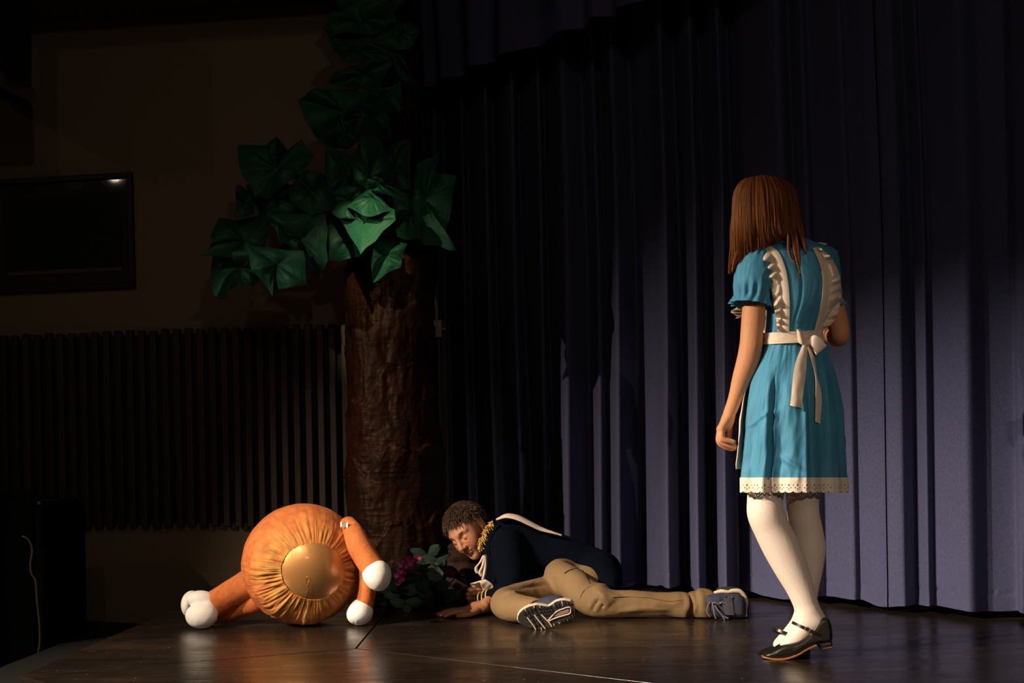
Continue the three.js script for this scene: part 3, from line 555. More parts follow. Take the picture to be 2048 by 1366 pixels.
{
  const c = onFloor(836, 1203), t = thing('artificial_flowers', 'dark green artificial foliage with magenta blossoms at the foot of the paper tree', 'flowers', c.toArray());
  const leafM = [mat([0.005, 0.024, 0.013], 0.85), mat([0.007, 0.03, 0.016], 0.85), mat([0.008, 0.02, 0.012], 0.85)], stem = mat([0.02, 0.05, 0.02], 0.7);
  seed = 4242;
  const leaf = (p, dir, len, w, m) => { const d = dir.clone().normalize(), s = d.clone().cross(V(0, 0.3, 1)).normalize(), n = d.clone().cross(s); part('leaf', sheet((u, v) => { const x = u - 0.5; return p.clone().addScaledVector(d, v * len).addScaledVector(s, x * w * Math.sin(Math.PI * (0.06 + 0.9 * v)) ** 0.8).addScaledVector(n, 0.25 * len * v * v + Math.abs(x) * w * 0.35); }, 6, 8, { thick: 0.0009 }), m, t); };
  const bush = [[800, 1190, 5.14], [815, 1170, 5.16], [835, 1185, 5.1], [850, 1160, 5.18], [860, 1190, 5.14], [820, 1140, 5.2], [845, 1130, 5.22], [875, 1120, 5.24], [785, 1170, 5.2], [870, 1170, 5.16], [890, 1195, 5.12], [770, 1195, 5.16], [855, 1110, 5.26], [812, 1205, 5.08], [845, 1203, 5.06]];
  for (const b of bush) {
    const p = at(...b); p.y = Math.max(p.y, 0.02);
    part('stem', tube([V(lerp(c.x, p.x, 0.5), 0, lerp(c.z, p.z, 0.5)), V(lerp(c.x, p.x, 0.8), p.y * 0.5, lerp(c.z, p.z, 0.7)), p], 0.0022, 5), stem, t);
    for (let i = 0; i < 4; i++) { const a = rr(0, 6.28); leaf(p, V(Math.cos(a), rr(-0.2, 0.6), Math.abs(Math.sin(a)) * 0.6), rr(0.05, 0.085), rr(0.03, 0.05), leafM[Math.floor(rnd() * 3)]); }
  }
  const pad = at(871, 1148, 5.08);
  part('leaf', sheet((u, v) => { const a = u * 2 * Math.PI, r = 0.034 * v * (1 + 0.06 * Math.sin(a * 7)); return pad.clone().add(V(Math.cos(a) * r, Math.sin(a) * r * 0.9, 0.012 * v * v)); }, 30, 6, { thick: 0.001, closeU: true }), mat([0.035, 0.06, 0.036], 0.8), t, 'pale round leaf');
  part('stem', tube([V(c.x + 0.06, 0, c.z), pad.clone().add(V(0, -0.05, -0.02)), pad], 0.002, 5), stem, t);
  const pinks = [mat([0.3, 0.012, 0.12], 0.7), mat([0.22, 0.008, 0.09], 0.7), mat([0.38, 0.03, 0.17], 0.7)];
  for (const b of [[837, 1116], [832, 1119], [826, 1121], [821, 1127], [815, 1120], [810, 1125], [814, 1132], [822, 1131], [806, 1122], [801, 1130], [798, 1138], [802, 1143], [808, 1142], [797, 1148], [803, 1151], [793, 1151], [805, 1158], [797, 1166], [801, 1161], [828, 1126], [818, 1116]]) {
    const p = at(b[0], b[1], 5.03 + rr(0, 0.05)), g = [];
    for (let i = 0; i < 5; i++) { const a = i / 5 * 6.28 + rr(0, 0.6), q = V(Math.cos(a), Math.sin(a), 0.35), s = V(-Math.sin(a), Math.cos(a), 0); g.push(sheet((u, v) => p.clone().addScaledVector(q, v * 0.0125).addScaledVector(s, (u - 0.5) * 0.012 * Math.sin(Math.PI * (0.12 + 0.8 * v))).add(V(0, 0, 0.004 * v * v * Math.sin(u * 9))), 4, 4, { thick: 0.0008 })); }
    part('blossom', mergeGeometries(g), pinks[Math.floor(rnd() * 3)], t);
  }
  part('stem', tube([V(c.x - 0.05, 0, c.z), at(797, 1170, 5.09), at(800, 1150, 5.09), at(808, 1130, 5.09), at(836, 1117, 5.09)], 0.0022, 5), stem, t);
}

// ---------------------------------------------------------------- the orange plush toy around a golden balloon
{
  const D = 4.76, c = at(606, 1129, D), R = 0.238, floorC = onFloor(606, 1247);
  c.y = R * 0.985 + 0.001;
  const t = thing('plush_toy', 'big round orange plush animal with white paws stretched around a golden balloon', 'plush toy', [c.x, 0, c.z]);
  const [ax, ay, az] = (() => { const z = V(0.335, -0.045, 0.94).normalize(), x = up3.clone().cross(z).normalize(); return [x, z.clone().cross(x), z]; })();
  const nap = texture(512, (u, v) => { const b = 0.88 + 0.16 * fbm(u * 22, v * 12, 2, 4) + 0.05 * noise(u * 180, v * 180, 1); return [b, b, b]; }), fuzz = texture(256, (u, v) => 0.5 + 0.5 * fbm(u * 60, v * 60, 2, 3), 2, false);
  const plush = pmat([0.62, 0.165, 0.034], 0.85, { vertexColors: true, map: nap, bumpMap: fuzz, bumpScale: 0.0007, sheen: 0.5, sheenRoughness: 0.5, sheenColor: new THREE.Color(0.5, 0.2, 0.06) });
  const plush2 = pmat([0.62, 0.165, 0.034], 0.85, { map: nap, bumpMap: fuzz, bumpScale: 0.0007, sheen: 0.5, sheenRoughness: 0.5, sheenColor: new THREE.Color(0.5, 0.2, 0.06) });
  const white = pmat([0.74, 0.71, 0.68], 0.85, { bumpMap: fuzz, bumpScale: 0.0007, sheen: 0.3, sheenColor: new THREE.Color(0.5, 0.5, 0.5) });
  const openA = (a) => { const q = a / (2 * Math.PI); return 0.5 + 0.035 * Math.cos(2 * a + 0.5) - 0.03 * Math.cos(a - 2.2) + 0.006 * noise(q * 40, 2); };     // angle of the opening's edge
  const dirOf = (th, a) => ax.clone().multiplyScalar(Math.sin(th) * Math.cos(a)).addScaledVector(ay, Math.sin(th) * Math.sin(a)).addScaledVector(az, Math.cos(th));
  const fold = (a, th, e) => {
    const near = Math.exp(-Math.max(0, e) * 4.2), q = [Math.cos(a), Math.sin(a)];
    const side = 1 - 0.55 * sstep(0.2, 1, Math.sin(a - 0.35)), low = sstep(-0.1, 0.75, Math.cos(a - 3.85));
    const f1 = Math.sin(a * 41 + 2.6 * noise(q[0] * 3, q[1] * 3, 1) * 3 + e * 2.2), f2 = ridge(q[0] * 11, q[1] * 11, th * 1.3 + 3, 2) - 0.5, f3 = ridge(q[0] * 5.5, q[1] * 5.5, th * 1.0 + 8, 3) - 0.55;
    return near * (0.004 * f1 + 0.036 * f2) * side * (0.2 + 0.8 * sstep(0.01, 0.14, e)) + Math.exp(-e * 2.2) * sstep(0, 0.25, e) * 0.036 * f3 * (0.45 + 1.2 * low) + low * 0.022 * Math.exp(-((e - 0.42) ** 2) / 0.05) + 0.004 * fbm(q[0] * 3, q[1] * 3, th * 3, 3);
  };
  const fn = (u, v) => {
    const a = u * 2 * Math.PI, th0 = openA(a), w = v < 0.06 ? 0 : (v - 0.06) / 0.94, th = lerp(th0, Math.PI - 0.001, w ** 1.25), e = th - th0;
    let r = R + fold(a, th, e);
    if (v < 0.06) { const s = v / 0.06 * Math.PI; return c.clone().addScaledVector(dirOf(th0 + 0.02 - 0.03 * Math.sin(s), a), lerp(R - 0.012, r, v / 0.06) + 0.0012 * Math.sin(a * 62) * Math.sin(s)); }
    const p = c.clone().addScaledVector(dirOf(th, a), r);
    p.y = Math.max(p.y, 0.004 + 0.004 * noise(p.x * 30, p.z * 30));
    return p;
  };
  const g = sheet(fn, 720, 130, { thick: 0.002, closeU: true, uv: [3, 2] });
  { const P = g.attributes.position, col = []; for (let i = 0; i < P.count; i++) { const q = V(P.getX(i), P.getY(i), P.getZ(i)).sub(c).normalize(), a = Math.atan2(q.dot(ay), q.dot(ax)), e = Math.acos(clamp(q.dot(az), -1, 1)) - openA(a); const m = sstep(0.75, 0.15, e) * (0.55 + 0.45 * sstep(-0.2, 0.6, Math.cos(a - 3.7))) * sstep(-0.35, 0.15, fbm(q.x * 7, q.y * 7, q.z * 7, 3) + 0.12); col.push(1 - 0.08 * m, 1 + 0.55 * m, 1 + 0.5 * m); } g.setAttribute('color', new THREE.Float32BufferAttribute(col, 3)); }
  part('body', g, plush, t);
  const bal = new THREE.SphereGeometry(1, 160, 120), P = bal.attributes.position;
  for (let i = 0; i < P.count; i++) {
    const q = V(P.getX(i), P.getY(i), P.getZ(i)), lx = q.dot(ax), ly = q.dot(ay);
    let r = 0.2; r -= 0.0012 * Math.exp(-((lx - 0.02) ** 2) / 0.0004) * sstep(-0.12, -0.4, ly) + 0.0022 * (ridge(lx * 10 + 3 * noise(ly * 3, 1), ly * 2.4, 3, 2) - 0.5) * sstep(0.2, 0.42, ly) ;
    q.multiplyScalar(r).addScaledVector(az, 0.208 - Math.sqrt(0.2 ** 2 - 0.114 ** 2)).add(c); P.setXYZ(i, q.x, q.y, q.z);
  }
  bal.computeVertexNormals();
  part('balloon', bal, pmat([0.62, 0.29, 0.095], 0.4, { metalness: 0.65, clearcoat: 0.7, clearcoatRoughness: 0.12 }), t, 'smooth golden balloon inside the gathered opening');
  const bc = c.clone().addScaledVector(az, 0.208 - Math.sqrt(0.2 ** 2 - 0.114 ** 2));
  const cr = (l) => l.map(([x, y]) => { for (let d = D - 0.35; d < D; d += 0.0005) if (at(x, y, d).distanceTo(bc) < 0.2003) return at(x, y, d); return at(x, y, D - 0.22); });
  part('balloon_valve', mergeGeometries([tube(cr([[612, 1168], [611, 1158], [615, 1154], [620, 1158], [617, 1166], [614, 1172]]), 0.0011, 6), tube(cr([[588, 1186], [612, 1184], [640, 1184]]), 0.0005, 6), tube(cr([[611, 1193], [614, 1184], [616, 1176]]), 0.0008, 6)]), pmat([0.62, 0.29, 0.095], 0.4, { metalness: 0.65 }), t);
  const L = (x, y, o = 0) => { const p = at(x, y, D - o); p.y = Math.max(p.y, 0); return p; };
  const seams = (x, y, z) => 0.0016 * fbm(x * 40, y * 40, z * 40, 3);
  const limb = (prims, label) => part('limb', blob(prims, 0.006, { disp: seams }), plush2, t, label), paw = (prims) => part('paw', blob(prims, 0.0045, { disp: (x, y, z) => 0.0012 * fbm(x * 50, y * 50, z * 50, 2) }), white, t);
  limb([chain([[L(697, 1050, 0.04), 0.034], [L(708, 1068, 0.1), 0.041], [L(720, 1096, 0.15), 0.046], [L(744, 1134, 0.18), 0.047]], 0.02)]);
  paw([ell(L(752, 1145, 0.19), [0.052, 0.05, 0.05], null, 0.02), ell(L(757, 1157, 0.2), [0.043, 0.047, 0.05], null, 0.03), cut(cap(L(739, 1166, 0.242), L(748, 1172, 0.246), 0.002, 0.002, 0.004))]);
  limb([cap(L(732, 1110, 0.09), L(736, 1170, 0.1), 0.036, 0.031, 0.03), cap(L(736, 1172, 0.1), L(728, 1215, 0.1), 0.034, 0.036, 0.012)]);
  { const q = L(719, 1228, 0.11); q.y = 0.044; paw([ell(q, [0.05, 0.043, 0.056], null, 0.02), ell(L(723, 1215, 0.1), [0.036, 0.036, 0.04], null, 0.03), ...[-0.016, 0.004].map((x) => cut(cap(q.clone().add(V(x, -0.034, 0.03)), q.clone().add(V(x, -0.014, 0.056)), 0.0016, 0.0016, 0.003)))]); }
  limb([cap(L(500, 1168, 0.02), L(432, 1205, 0.06), 0.062, 0.05, 0.03), ell(L(430, 1212, 0.07), [0.035, 0.042, 0.05], null, 0.03)]);
  limb([cap(L(520, 1200, 0.02), L(455, 1222, 0.0), 0.05, 0.04, 0.03), cap(L(455, 1222, 0.0), L(420, 1222, -0.02), 0.04, 0.036, 0.03)]);
  { const q = L(403, 1224, 0.12); q.y = 0.052; paw([ell(q, [0.062, 0.05, 0.05], null, 0.015), ell(L(400, 1198, 0.08), [0.052, 0.033, 0.05], null, 0.012), ell(L(418, 1215, 0.08), [0.042, 0.045, 0.05], null, 0.02)]); }
  { const q = L(384, 1208, 0.01); paw([ell(q, [0.04, 0.053, 0.05], null, 0.015), ell(L(377, 1211, 0.03), [0.026, 0.043, 0.045], null, 0.01)]); }
  const tg = L(690, 1049, 0.105);
  part('care_tag', sheet((u, v) => tg.clone().add(V(-0.016 + u * 0.03, -0.011 + v * 0.02 + 0.004 * Math.sin(u * 7), 0.012 + 0.008 * Math.sin(u * 8))), 14, 4, { thick: 0.0009 }), mat(0xe8ded2, 0.7), t, 'small white care tag');
}

// ---------------------------------------------------------------- the girl
{
  const D = 3.74, S = FOCAL / D, G = (px, py, dz = 0) => at(px, py, D - dz);
  const base = onFloor(1600, 1312);
  const girl = thing('person', 'girl in a light blue puff-sleeved dress and white ruffled apron walking away from the viewer', 'person', [base.x, 0, base.z]);
  const skinC = [0.56, 0.245, 0.115];
  const skin = pmat(skinC, 0.66, { bumpMap: texture(256, (u, v) => 0.5 + 0.5 * fbm(u * 50, v * 50, 3, 3), 3, false), bumpScale: 0.0002 });
  const m = (px) => px / S;
  // --- body: one surface
  const HX = V(-0.86, -0.22, -0.45).normalize(), [hf, hu] = (() => { const f = HX, r = f.clone().cross(V(-0.2, 1, 0.02)).normalize(); return [f, r.clone().cross(f)]; })(), hr = hf.clone().cross(hu);
  const HC = G(1532, 437, 0.0), hs = 0.86, h = (f, u, r) => HC.clone().addScaledVector(hf, f * hs).addScaledVector(hu, u * hs).addScaledVector(hr, r * hs), HM = [hf, hu, hr];
  const torso = [
    ell(G(1600, 565, -0.005), [0.085, 0.12, 0.06], null, 0.03), cap(G(1545, 518, 0.01), G(1640, 520, -0.04), 0.034, 0.034, 0.04), cap(G(1588, 660), G(1588, 720), 0.05, 0.058, 0.05),
    ell(G(1588, 775, -0.005), [0.095, 0.1, 0.07], null, 0.03), cap(G(1588, 505, -0.01), h(-0.02, -0.06, 0), 0.042, 0.04, 0.03),
    chain([[G(1514, 520, 0.02), 0.04], [G(1509, 600, 0.035), 0.0365], [G(1504, 660, 0.043), 0.0345], [G(1502, 690, 0.046), 0.035], [G(1496, 720, 0.042), 0.0345], [G(1484, 755, 0.034), 0.0295], [G(1471, 795, 0.025), 0.0225], [G(1461, 822, 0.02), 0.02]], 0.015),
    chain([[G(1642, 522, -0.06), 0.038], [G(1660, 590, -0.075), 0.0365], [G(1674, 640, -0.065), 0.0335], [G(1680, 669, -0.06), 0.0305], [G(1674, 674, -0.1), 0.031], [G(1658, 668, -0.2), 0.021]], 0.015),
  ];
  const legs = (o) => [
    chain([[G(1560, 850, -0.005), 0.078], [G(1538, 950, 0.025), 0.058 + o], [G(1530, 1000, 0.034), 0.0515 + o], [G(1531, 1026, 0.036), 0.053 + o], [G(1543, 1056, 0.03), 0.0525 + o], [G(1563, 1096, 0.024), 0.0535 + o], [G(1582, 1136, 0.024), 0.048 + o], [G(1600, 1176, 0.027), 0.0395 + o], [G(1613, 1212, 0.03), 0.0345 + o], [G(1623, 1240, 0.03), 0.034 + o]], 0.012),
    chain([[G(1615, 1226, 0.03), 0.034 + o], [G(1609, 1252, 0.035), 0.033 + o], [G(1595, 1273, 0.036), 0.028 + o], [G(1573, 1292, 0.036), 0.018 + o]], 0.012), cap(G(1628, 1246, 0.03), G(1642, 1262, 0.03), 0.034 + o, 0.03 + o, 0.02),
    chain([[G(1612, 850, -0.03), 0.075], [G(1607, 950, -0.045), 0.056 + o], [G(1605, 1000, -0.05), 0.0485 + o], [G(1607, 1030, -0.05), 0.0465 + o], [G(1613, 1060, -0.055), 0.047 + o], [G(1618, 1095, -0.052), 0.048 + o], [G(1617, 1135, -0.052), 0.042 + o], [G(1613, 1180, -0.052), 0.0335 + o], [G(1611, 1225, -0.052), 0.03 + o], [G(1611, 1262, -0.054), 0.03]], 0.012),
    chain([[G(1610, 1240, -0.053), 0.031 + o], [G(1590, 1265, -0.062), 0.03 + o], [G(1562, 1290, -0.072), 0.022 + o]], 0.02),
  ];
  const bodyG = blob([...torso, ...legs(0)], 0.006);
  const headG = blob([
    ell(h(-0.012, 0.03, 0), [0.09, 0.083, 0.072].map((q) => q * hs), HM, 0.03), ell(h(0.03, -0.03, 0), [0.055, 0.075, 0.056].map((q) => q * hs), HM, 0.03), ell(h(0.045, -0.085, 0), [0.035, 0.026, 0.035].map((q) => q * hs), HM, 0.03),
    cap(h(0.083, 0.01, 0), h(0.103, -0.03, 0), 0.008, 0.011, 0.012), cut(ell(h(0.09, 0.005, 0.03), [0.014, 0.012, 0.017].map((q) => q * hs), HM, 0.01)), cut(ell(h(0.09, 0.005, -0.03), [0.014, 0.012, 0.017].map((q) => q * hs), HM, 0.01)),
    ell(h(0.074, 0.003, 0.03), [0.012, 0.011, 0.012].map((q) => q * hs), HM, 0.006), ell(h(0.074, 0.003, -0.03), [0.012, 0.011, 0.012].map((q) => q * hs), HM, 0.006), ell(h(0.083, -0.053, 0), [0.01, 0.006, 0.021].map((q) => q * hs), HM, 0.006), ell(h(0.082, -0.064, 0), [0.01, 0.007, 0.018].map((q) => q * hs), HM, 0.006), cut(cap(h(0.095, -0.0585, -0.018), h(0.095, -0.0585, 0.018), 0.002, 0.002, 0.004)),
    ell(h(-0.01, -0.005, 0.072), [0.018, 0.03, 0.008].map((q) => q * hs), HM, 0.01), ell(h(-0.01, -0.005, -0.072), [0.018, 0.03, 0.008].map((q) => q * hs), HM, 0.01), cap(h(-0.02, -0.05, 0), h(-0.025, -0.11, 0.005), 0.045, 0.045, 0.03),
  ], 0.004);
  // left hand: back of the hand to the left, fingers curled towards the thigh
  const F = (list, r) => [chain(list.map((p, i) => [G(...p), r * (1 - 0.07 * i)]), 0.003)];
  const handG = blob([
    cap(G(1462, 816, 0.021), G(1456, 838, 0.018), 0.0185, 0.02, 0.006),
    ...[0, 1, 2, 3].map((i) => cap(G(1457, 834, 0.03 - i * 0.011), G(1440 + [3, 1, 0, 2][i], 857 + i * 0.5, 0.045 - i * 0.019), 0.0125, 0.0115, 0.008)),
    ...F([[1444, 857, 0.045], [1445, 877, 0.05], [1463, 883, 0.05], [1467, 884, 0.05]], 0.0098), ...F([[1441, 857, 0.026], [1440, 882, 0.032], [1461, 892, 0.033], [1469, 893, 0.032]], 0.0105),
    ...F([[1441, 858, 0.007], [1439, 884, 0.012], [1459, 896, 0.012], [1468, 896, 0.011]], 0.0108), ...F([[1443, 858, -0.012], [1443, 883, -0.01], [1459, 894, -0.01], [1465, 893, -0.01]], 0.0102),
    ...F([[1458, 834, -0.002], [1458.5, 852, -0.02], [1458, 868, -0.026], [1457, 878, -0.028]], 0.0115), ell(G(1454, 848, 0.012), [0.0165, 0.024, 0.025], null, 0.012),
  ], 0.003);
  const hand2G = blob([
    cap(G(1655, 668, -0.2), G(1646, 664, -0.24), 0.021, 0.022, 0.015), ...[0, 1, 2, 3].map((i) => cap(G(1648, 664, -0.23), G(1632, 652 + i * 9, -0.285), 0.014, 0.011, 0.012)),
    ...[0, 1, 2, 3].flatMap((i) => F([[1632, 652 + i * 9, -0.285], [1620, 654 + i * 10, -0.31], [1612, 662 + i * 9, -0.29]], 0.0098)), ...F([[1644, 658, -0.23], [1634, 648, -0.24], [1622, 648, -0.25]], 0.011),
  ], 0.003);
  part('body', mergeGeometries([bodyG, headG, handG, hand2G]), skin, girl, 'fair skin of arms, hands and face');
  { const n = []; for (const p of [[1467, 882.5, 0.053], [1471, 892, 0.036], [1470.5, 895, 0.015]]) n.push(new THREE.SphereGeometry(0.0052, 10, 8).scale(0.7, 0.8, 1).translate(...G(...p).toArray())); n.forEach((q) => part('fingernail', q, pmat([0.6, 0.32, 0.22], 0.35), girl)); }
  const eyeM = mat(0x2a1d14, 0.4);
  for (const s of [-1, 1]) part('eyebrow', tube([h(0.083, 0.026, s * 0.014), h(0.08, 0.03, s * 0.03), h(0.066, 0.027, s * 0.046)], [0.003, 0.0035, 0.0015], 6), eyeM, girl);
  for (const s of [-1, 1]) part('eyelash', tube([h(0.084, -0.001, s * 0.019), h(0.086, -0.004, s * 0.03), h(0.08, -0.002, s * 0.041)], 0.0014, 5), eyeM, girl);

  // --- white tights
  part('tights', blob(legs(0.003), 0.005, { keep: (x, y) => y - G(1560, 930).y }), pmat([0.8, 0.67, 0.59], 0.6, { sheen: 0.3, sheenColor: new THREE.Color(0.4, 0.35, 0.3), bumpMap: texture(256, (u, v) => 0.5 + 0.5 * noise(u * 120, v * 120), 6, false), bumpScale: 0.00006 }), girl, 'white tights');

  // --- hair
  {
    seed = 991;
    const hairM = [[0.19, 0.06, 0.017], [0.25, 0.082, 0.022], [0.13, 0.04, 0.012]].map((c) => pmat(c, 0.5, { specularIntensity: 0.45, specularColor: new THREE.Color(1, 0.75, 0.5) }));
    const capM = mat([0.09, 0.033, 0.012], 0.7);
    part('hair', blob([ell(h(-0.018, 0.035, 0), [0.081, 0.08, 0.07], HM, 0.02), ell(G(1532, 428, 0.0), [0.084, 0.1, 0.078], null, 0.03), cap(G(1535, 440, 0.03), G(1520, 478, 0.03), 0.075, 0.05, 0.04), cap(G(1575, 430, 0.0), G(1585, 470, 0.02), 0.04, 0.025, 0.03), cut(ell(h(0.105, -0.035, 0.0), [0.06, 0.085, 0.05], HM, 0.02)), cap(G(1482, 440, -0.02), G(1475, 495, -0.01), 0.028, 0.022, 0.03)], 0.006, { disp: (x, y, z) => 0.004 * ridge(x * 28 + 2 * noise(y * 6, 1), y * 4, z * 28, 2) - 0.004 }), capM, girl, 'dark brown underlayer of hair');
    const sets = [[], [], []], crown = [1521, 352];
    const edgeY = (t) => t < 0.3 ? lerp(546, 506, t / 0.3) : t < 0.75 ? lerp(506, 476, (t - 0.3) / 0.45) : lerp(476, 492, (t - 0.75) / 0.25);
    for (let i = 0; i < 1500; i++) {
      const t = rnd(), lay = rnd(), back = rnd() < 0.72 ? 1 : -1, q = rr(-1, 1);
      // t runs from the left outline (0) to the right outline (1)
      const xm = lerp(1466, 1598, t), xe = t < 0.75 ? lerp(1461, 1572, t / 0.75) : lerp(1572, 1608, (t - 0.75) / 0.25);
      const bow = Math.sqrt(Math.max(0.03, 1 - ((xm - 1533) / 74) ** 2)), dz = back * bow * lerp(0.1, 0.116, lay), part0 = crown[0] + (xm - 1532) * 0.24 + q * 3;
      const ye = edgeY(t) - (t > 0.3 ? rr(0, 8) : rr(-3, 14)), top = 349 + 16 * ((xm - 1532) / 70) ** 2;
      const pts = [G(part0, 352 + 0.006 * (part0 - 1522) ** 2 + 1.5 * lay, back * 0.022), G(lerp(part0, xm, 0.5), lerp(353, 362, Math.abs(xm - 1532) / 70) + 2 - 3 * lay, dz * 0.66), G(lerp(part0, xm, 0.9), 382, dz * 0.93), G(xm, 428, dz), G(lerp(xm, xe, 0.5) + q, 466, dz * lerp(0.86, 1, t < 0.3 ? 1 : 0.2)), G(xe + q * 2, Math.max(ye, 470), (t < 0.3 ? dz * 0.7 : dz * 0.75))];
      const w1 = rnd() * 9, wa = rr(0.4, 1.6), fat = rr(0.55, 1.05);
      pts.forEach((p, j) => { p.x += Math.sin(j * 1.3 + w1) * wa * 0.0022 * (j / 3); p.z += Math.cos(j * 1.1 + w1) * 0.0015 * j / 2; });
      sets[i % 3].push(tube(pts, [0.0022, 0.0034, 0.0038, 0.0036, 0.003, 0.0006].map((q) => q * fat), 4, 3, 0.6));
    }
    // loose locks: left tip, and the strands over the right shoulder blade
    const lock = (list, w, n) => { for (let i = 0; i < n; i++) { const o = rr(-1, 1), o2 = rr(-1, 1); sets[i % 3].push(tube(list.map(([x, y, z], j) => G(x + o * w * Math.sin(0.5 + j * 0.8) * 0.9, y + (j === list.length - 1 ? rr(-16, 0) : 0), z + o2 * 0.007)), [0.003, 0.0032, 0.003, 0.0024, 0.0005].slice(0, list.length), 4, 4, 0.6)); } };
    lock([[1476, 430, 0.03], [1470, 480, 0.03], [1465, 515, 0.035], [1459, 548, 0.035]], 8, 46);
    lock([[1490, 440, 0.06], [1484, 490, 0.06], [1474, 520, 0.05], [1466, 546, 0.045]], 9, 40);
    lock([[1583, 425, 0.05], [1588, 465, 0.075], [1594, 505, 0.098], [1598, 535, 0.108], [1600, 557, 0.11]], 6, 40);
    lock([[1570, 430, 0.07], [1577, 470, 0.09], [1578, 500, 0.1], [1584, 520, 0.108], [1592, 535, 0.11]], 2, 5);
    lock([[1592, 420, 0.03], [1600, 460, 0.06], [1608, 488, 0.085], [1612, 512, 0.09]], 4, 16);
    sets.forEach((s, i) => part('hair', mergeGeometries(s), hairM[i], girl, 'long brown hair strands').userData.kind = 'stuff');
  }

  // --- dress
  const cotton = texture(256, (u, v) => 0.5 + 0.25 * Math.sin(u * 402) * Math.sin(v * 402) + 0.3 * fbm(u * 30, v * 30, 2, 3), 1, false);
  const blueTone = texture(256, (u, v) => { const b = 0.93 + 0.09 * fbm(u * 10, v * 10, 4, 3); return [b, b, b]; });
  const blue = pmat([0.055, 0.29, 0.48], 0.7, { map: blueTone, bumpMap: cotton, bumpScale: 0.00015, sheen: 0.15, sheenColor: new THREE.Color(0.1, 0.3, 0.4) });
  const cream = pmat([0.76, 0.62, 0.5], 0.75, { bumpMap: cotton, bumpScale: 0.00012 });
  const bod = [[476, 1580, 34, 0.05], [486, 1585, 50, 0.06], [494, 1588, 76, 0.066], [505, 1592, 84, 0.074], [530, 1600, 80, 0.083], [560, 1606, 76, 0.088], [600, 1604, 70, 0.087], [640, 1592, 58, 0.079], [672, 1586, 55, 0.076]];
  const skt = [[668, 1586, 55, 0.076], [690, 1588, 60, 0.086], [735, 1588, 76, 0.108], [765, 1587, 85, 0.12], [800, 1587, 91, 0.128], [840, 1587, 95, 0.133], [905, 1587, 99, 0.138], [958, 1586, 102.5, 0.142], [990, 1586, 103, 0.143]];
  const bodAt = (py) => curve(bod, py), bz = (px, py) => { const [cx, hw, b] = bodAt(py); return b * Math.sqrt(Math.max(0, 1 - ((px - cx) / (hw + 1)) ** 2)); };
  const yaw = 0.1;                                                     // the trunk is turned a little to the left
  const shear = (px) => -(px - 1595) / S * yaw * 3;
  const bodice = (u, v) => {
    const a = -u * 2 * Math.PI, py = lerp(477, 674, v), [cx, hw, b] = bodAt(py), X = Math.cos(a), Z = Math.sin(a), q = clamp((672 - py) / 90);
    let k = 0.0035 * noise(X * 3 + 7, py * 0.02, Z * 3) + 0.003 * Math.sin(a * 22 + noise(X, Z) * 3) * sstep(0.5, 0, q) * 0.4 + 0.003 * (ridge(X * 5 + py * 0.012, py * 0.009, Z * 5, 2) - 0.5);
    k -= 0.004 * Math.exp(-((a + 4.67) ** 2) / 0.0016) * sstep(500, 520, py);       // closure down the back
    const px = cx + X * (hw + k * S);
    return G(px, py, Z * (b + k) + shear(px) * 0.4);
  };
  const dress = part('dress', sheet(bodice, 200, 90, { thick: 0.0016, closeU: true, uv: [1.2, 0.5] }), blue, girl, 'light blue cotton dress');
  const pleat = (a, y) => 0.0 + 0.55 * Math.sin(a * 13 + 1.2 * noise(Math.cos(a) * 2, Math.sin(a) * 2, 4)) + 0.45 * Math.sin(a * 31 + 2 * noise(Math.cos(a) * 3, 2, Math.sin(a) * 3));
  const skirtR = (a, py) => {
    const X = Math.cos(a), Z = Math.sin(a), d = clamp((py - 668) / 300), g = Math.exp(-d * 7);
    let k = g * 0.004 * pleat(a, py) + d * (0.011 * Math.sin(a * 5 + 1.1) + 0.008 * Math.sin(a * 8 + 2.2 + d) + 0.005 * Math.sin(a * 12 + 0.4)) * sstep(0, 0.5, d);
    k += 0.010 * (ridge(X * 3.1 + d, d * 2.4, Z * 3.1 + 5, 3) - 0.55) * sstep(0.02, 0.2, d) + 0.003 * noise(X * 9, d * 14, Z * 9) * d;
    const cr = (a0, w, s, lo, hi) => { let e = Math.atan2(Math.sin(a - a0), Math.cos(a - a0)); return s * Math.exp(-e * e / (w * w)) * sstep(lo, lo + 0.15, d) * sstep(hi, hi - 0.1, d); };
    k += cr(2.06, 0.03, -0.012, 0.25, 1.2) + cr(2.13, 0.06, 0.006, 0.25, 1.2) + cr(1.33, 0.05, 0.006, 0.3, 1.2) + cr(1.25, 0.05, -0.006, 0.3, 1.2) + cr(0.72, 0.05, 0.006, 0.2, 1.2);
    // creases from folding
    k += 0.0045 * Math.exp(-((py - 838 + 14 * Math.sin(a * 4)) ** 2) / 22) * sstep(1.7, 2.2, a) * sstep(2.8, 2.5, a) - 0.004 * Math.exp(-((py - 930 - 46 * (1.75 - a)) ** 2) / 40) * sstep(1.3, 1.5, a) * sstep(1.95, 1.75, a) + 0.004 * Math.exp(-((py - 918 - 60 * (1.75 - a)) ** 2) / 40) * sstep(1.3, 1.5, a) * sstep(1.95, 1.75, a);
    return k;
  };
  const skirtPt = (a0, py, out = 0) => { const a = ((a0 % (2 * Math.PI)) + 2 * Math.PI) % (2 * Math.PI), [cx, hw, b] = curve(skt, py), k = skirtR(a, py) + out, X = Math.cos(a), Z = Math.sin(a), px = cx + X * (hw + k * S); return G(px, py, Z * (b + k) + shear(px) * 0.5); };
  const sz = (px, py) => { const [cx, hw, b] = curve(skt, py), X = clamp((px - cx) / (hw + 2), -0.999, 0.999), a = Math.acos(X), k = skirtR(a, py); return Math.sin(a) * (b + k) + shear(px) * 0.5; };
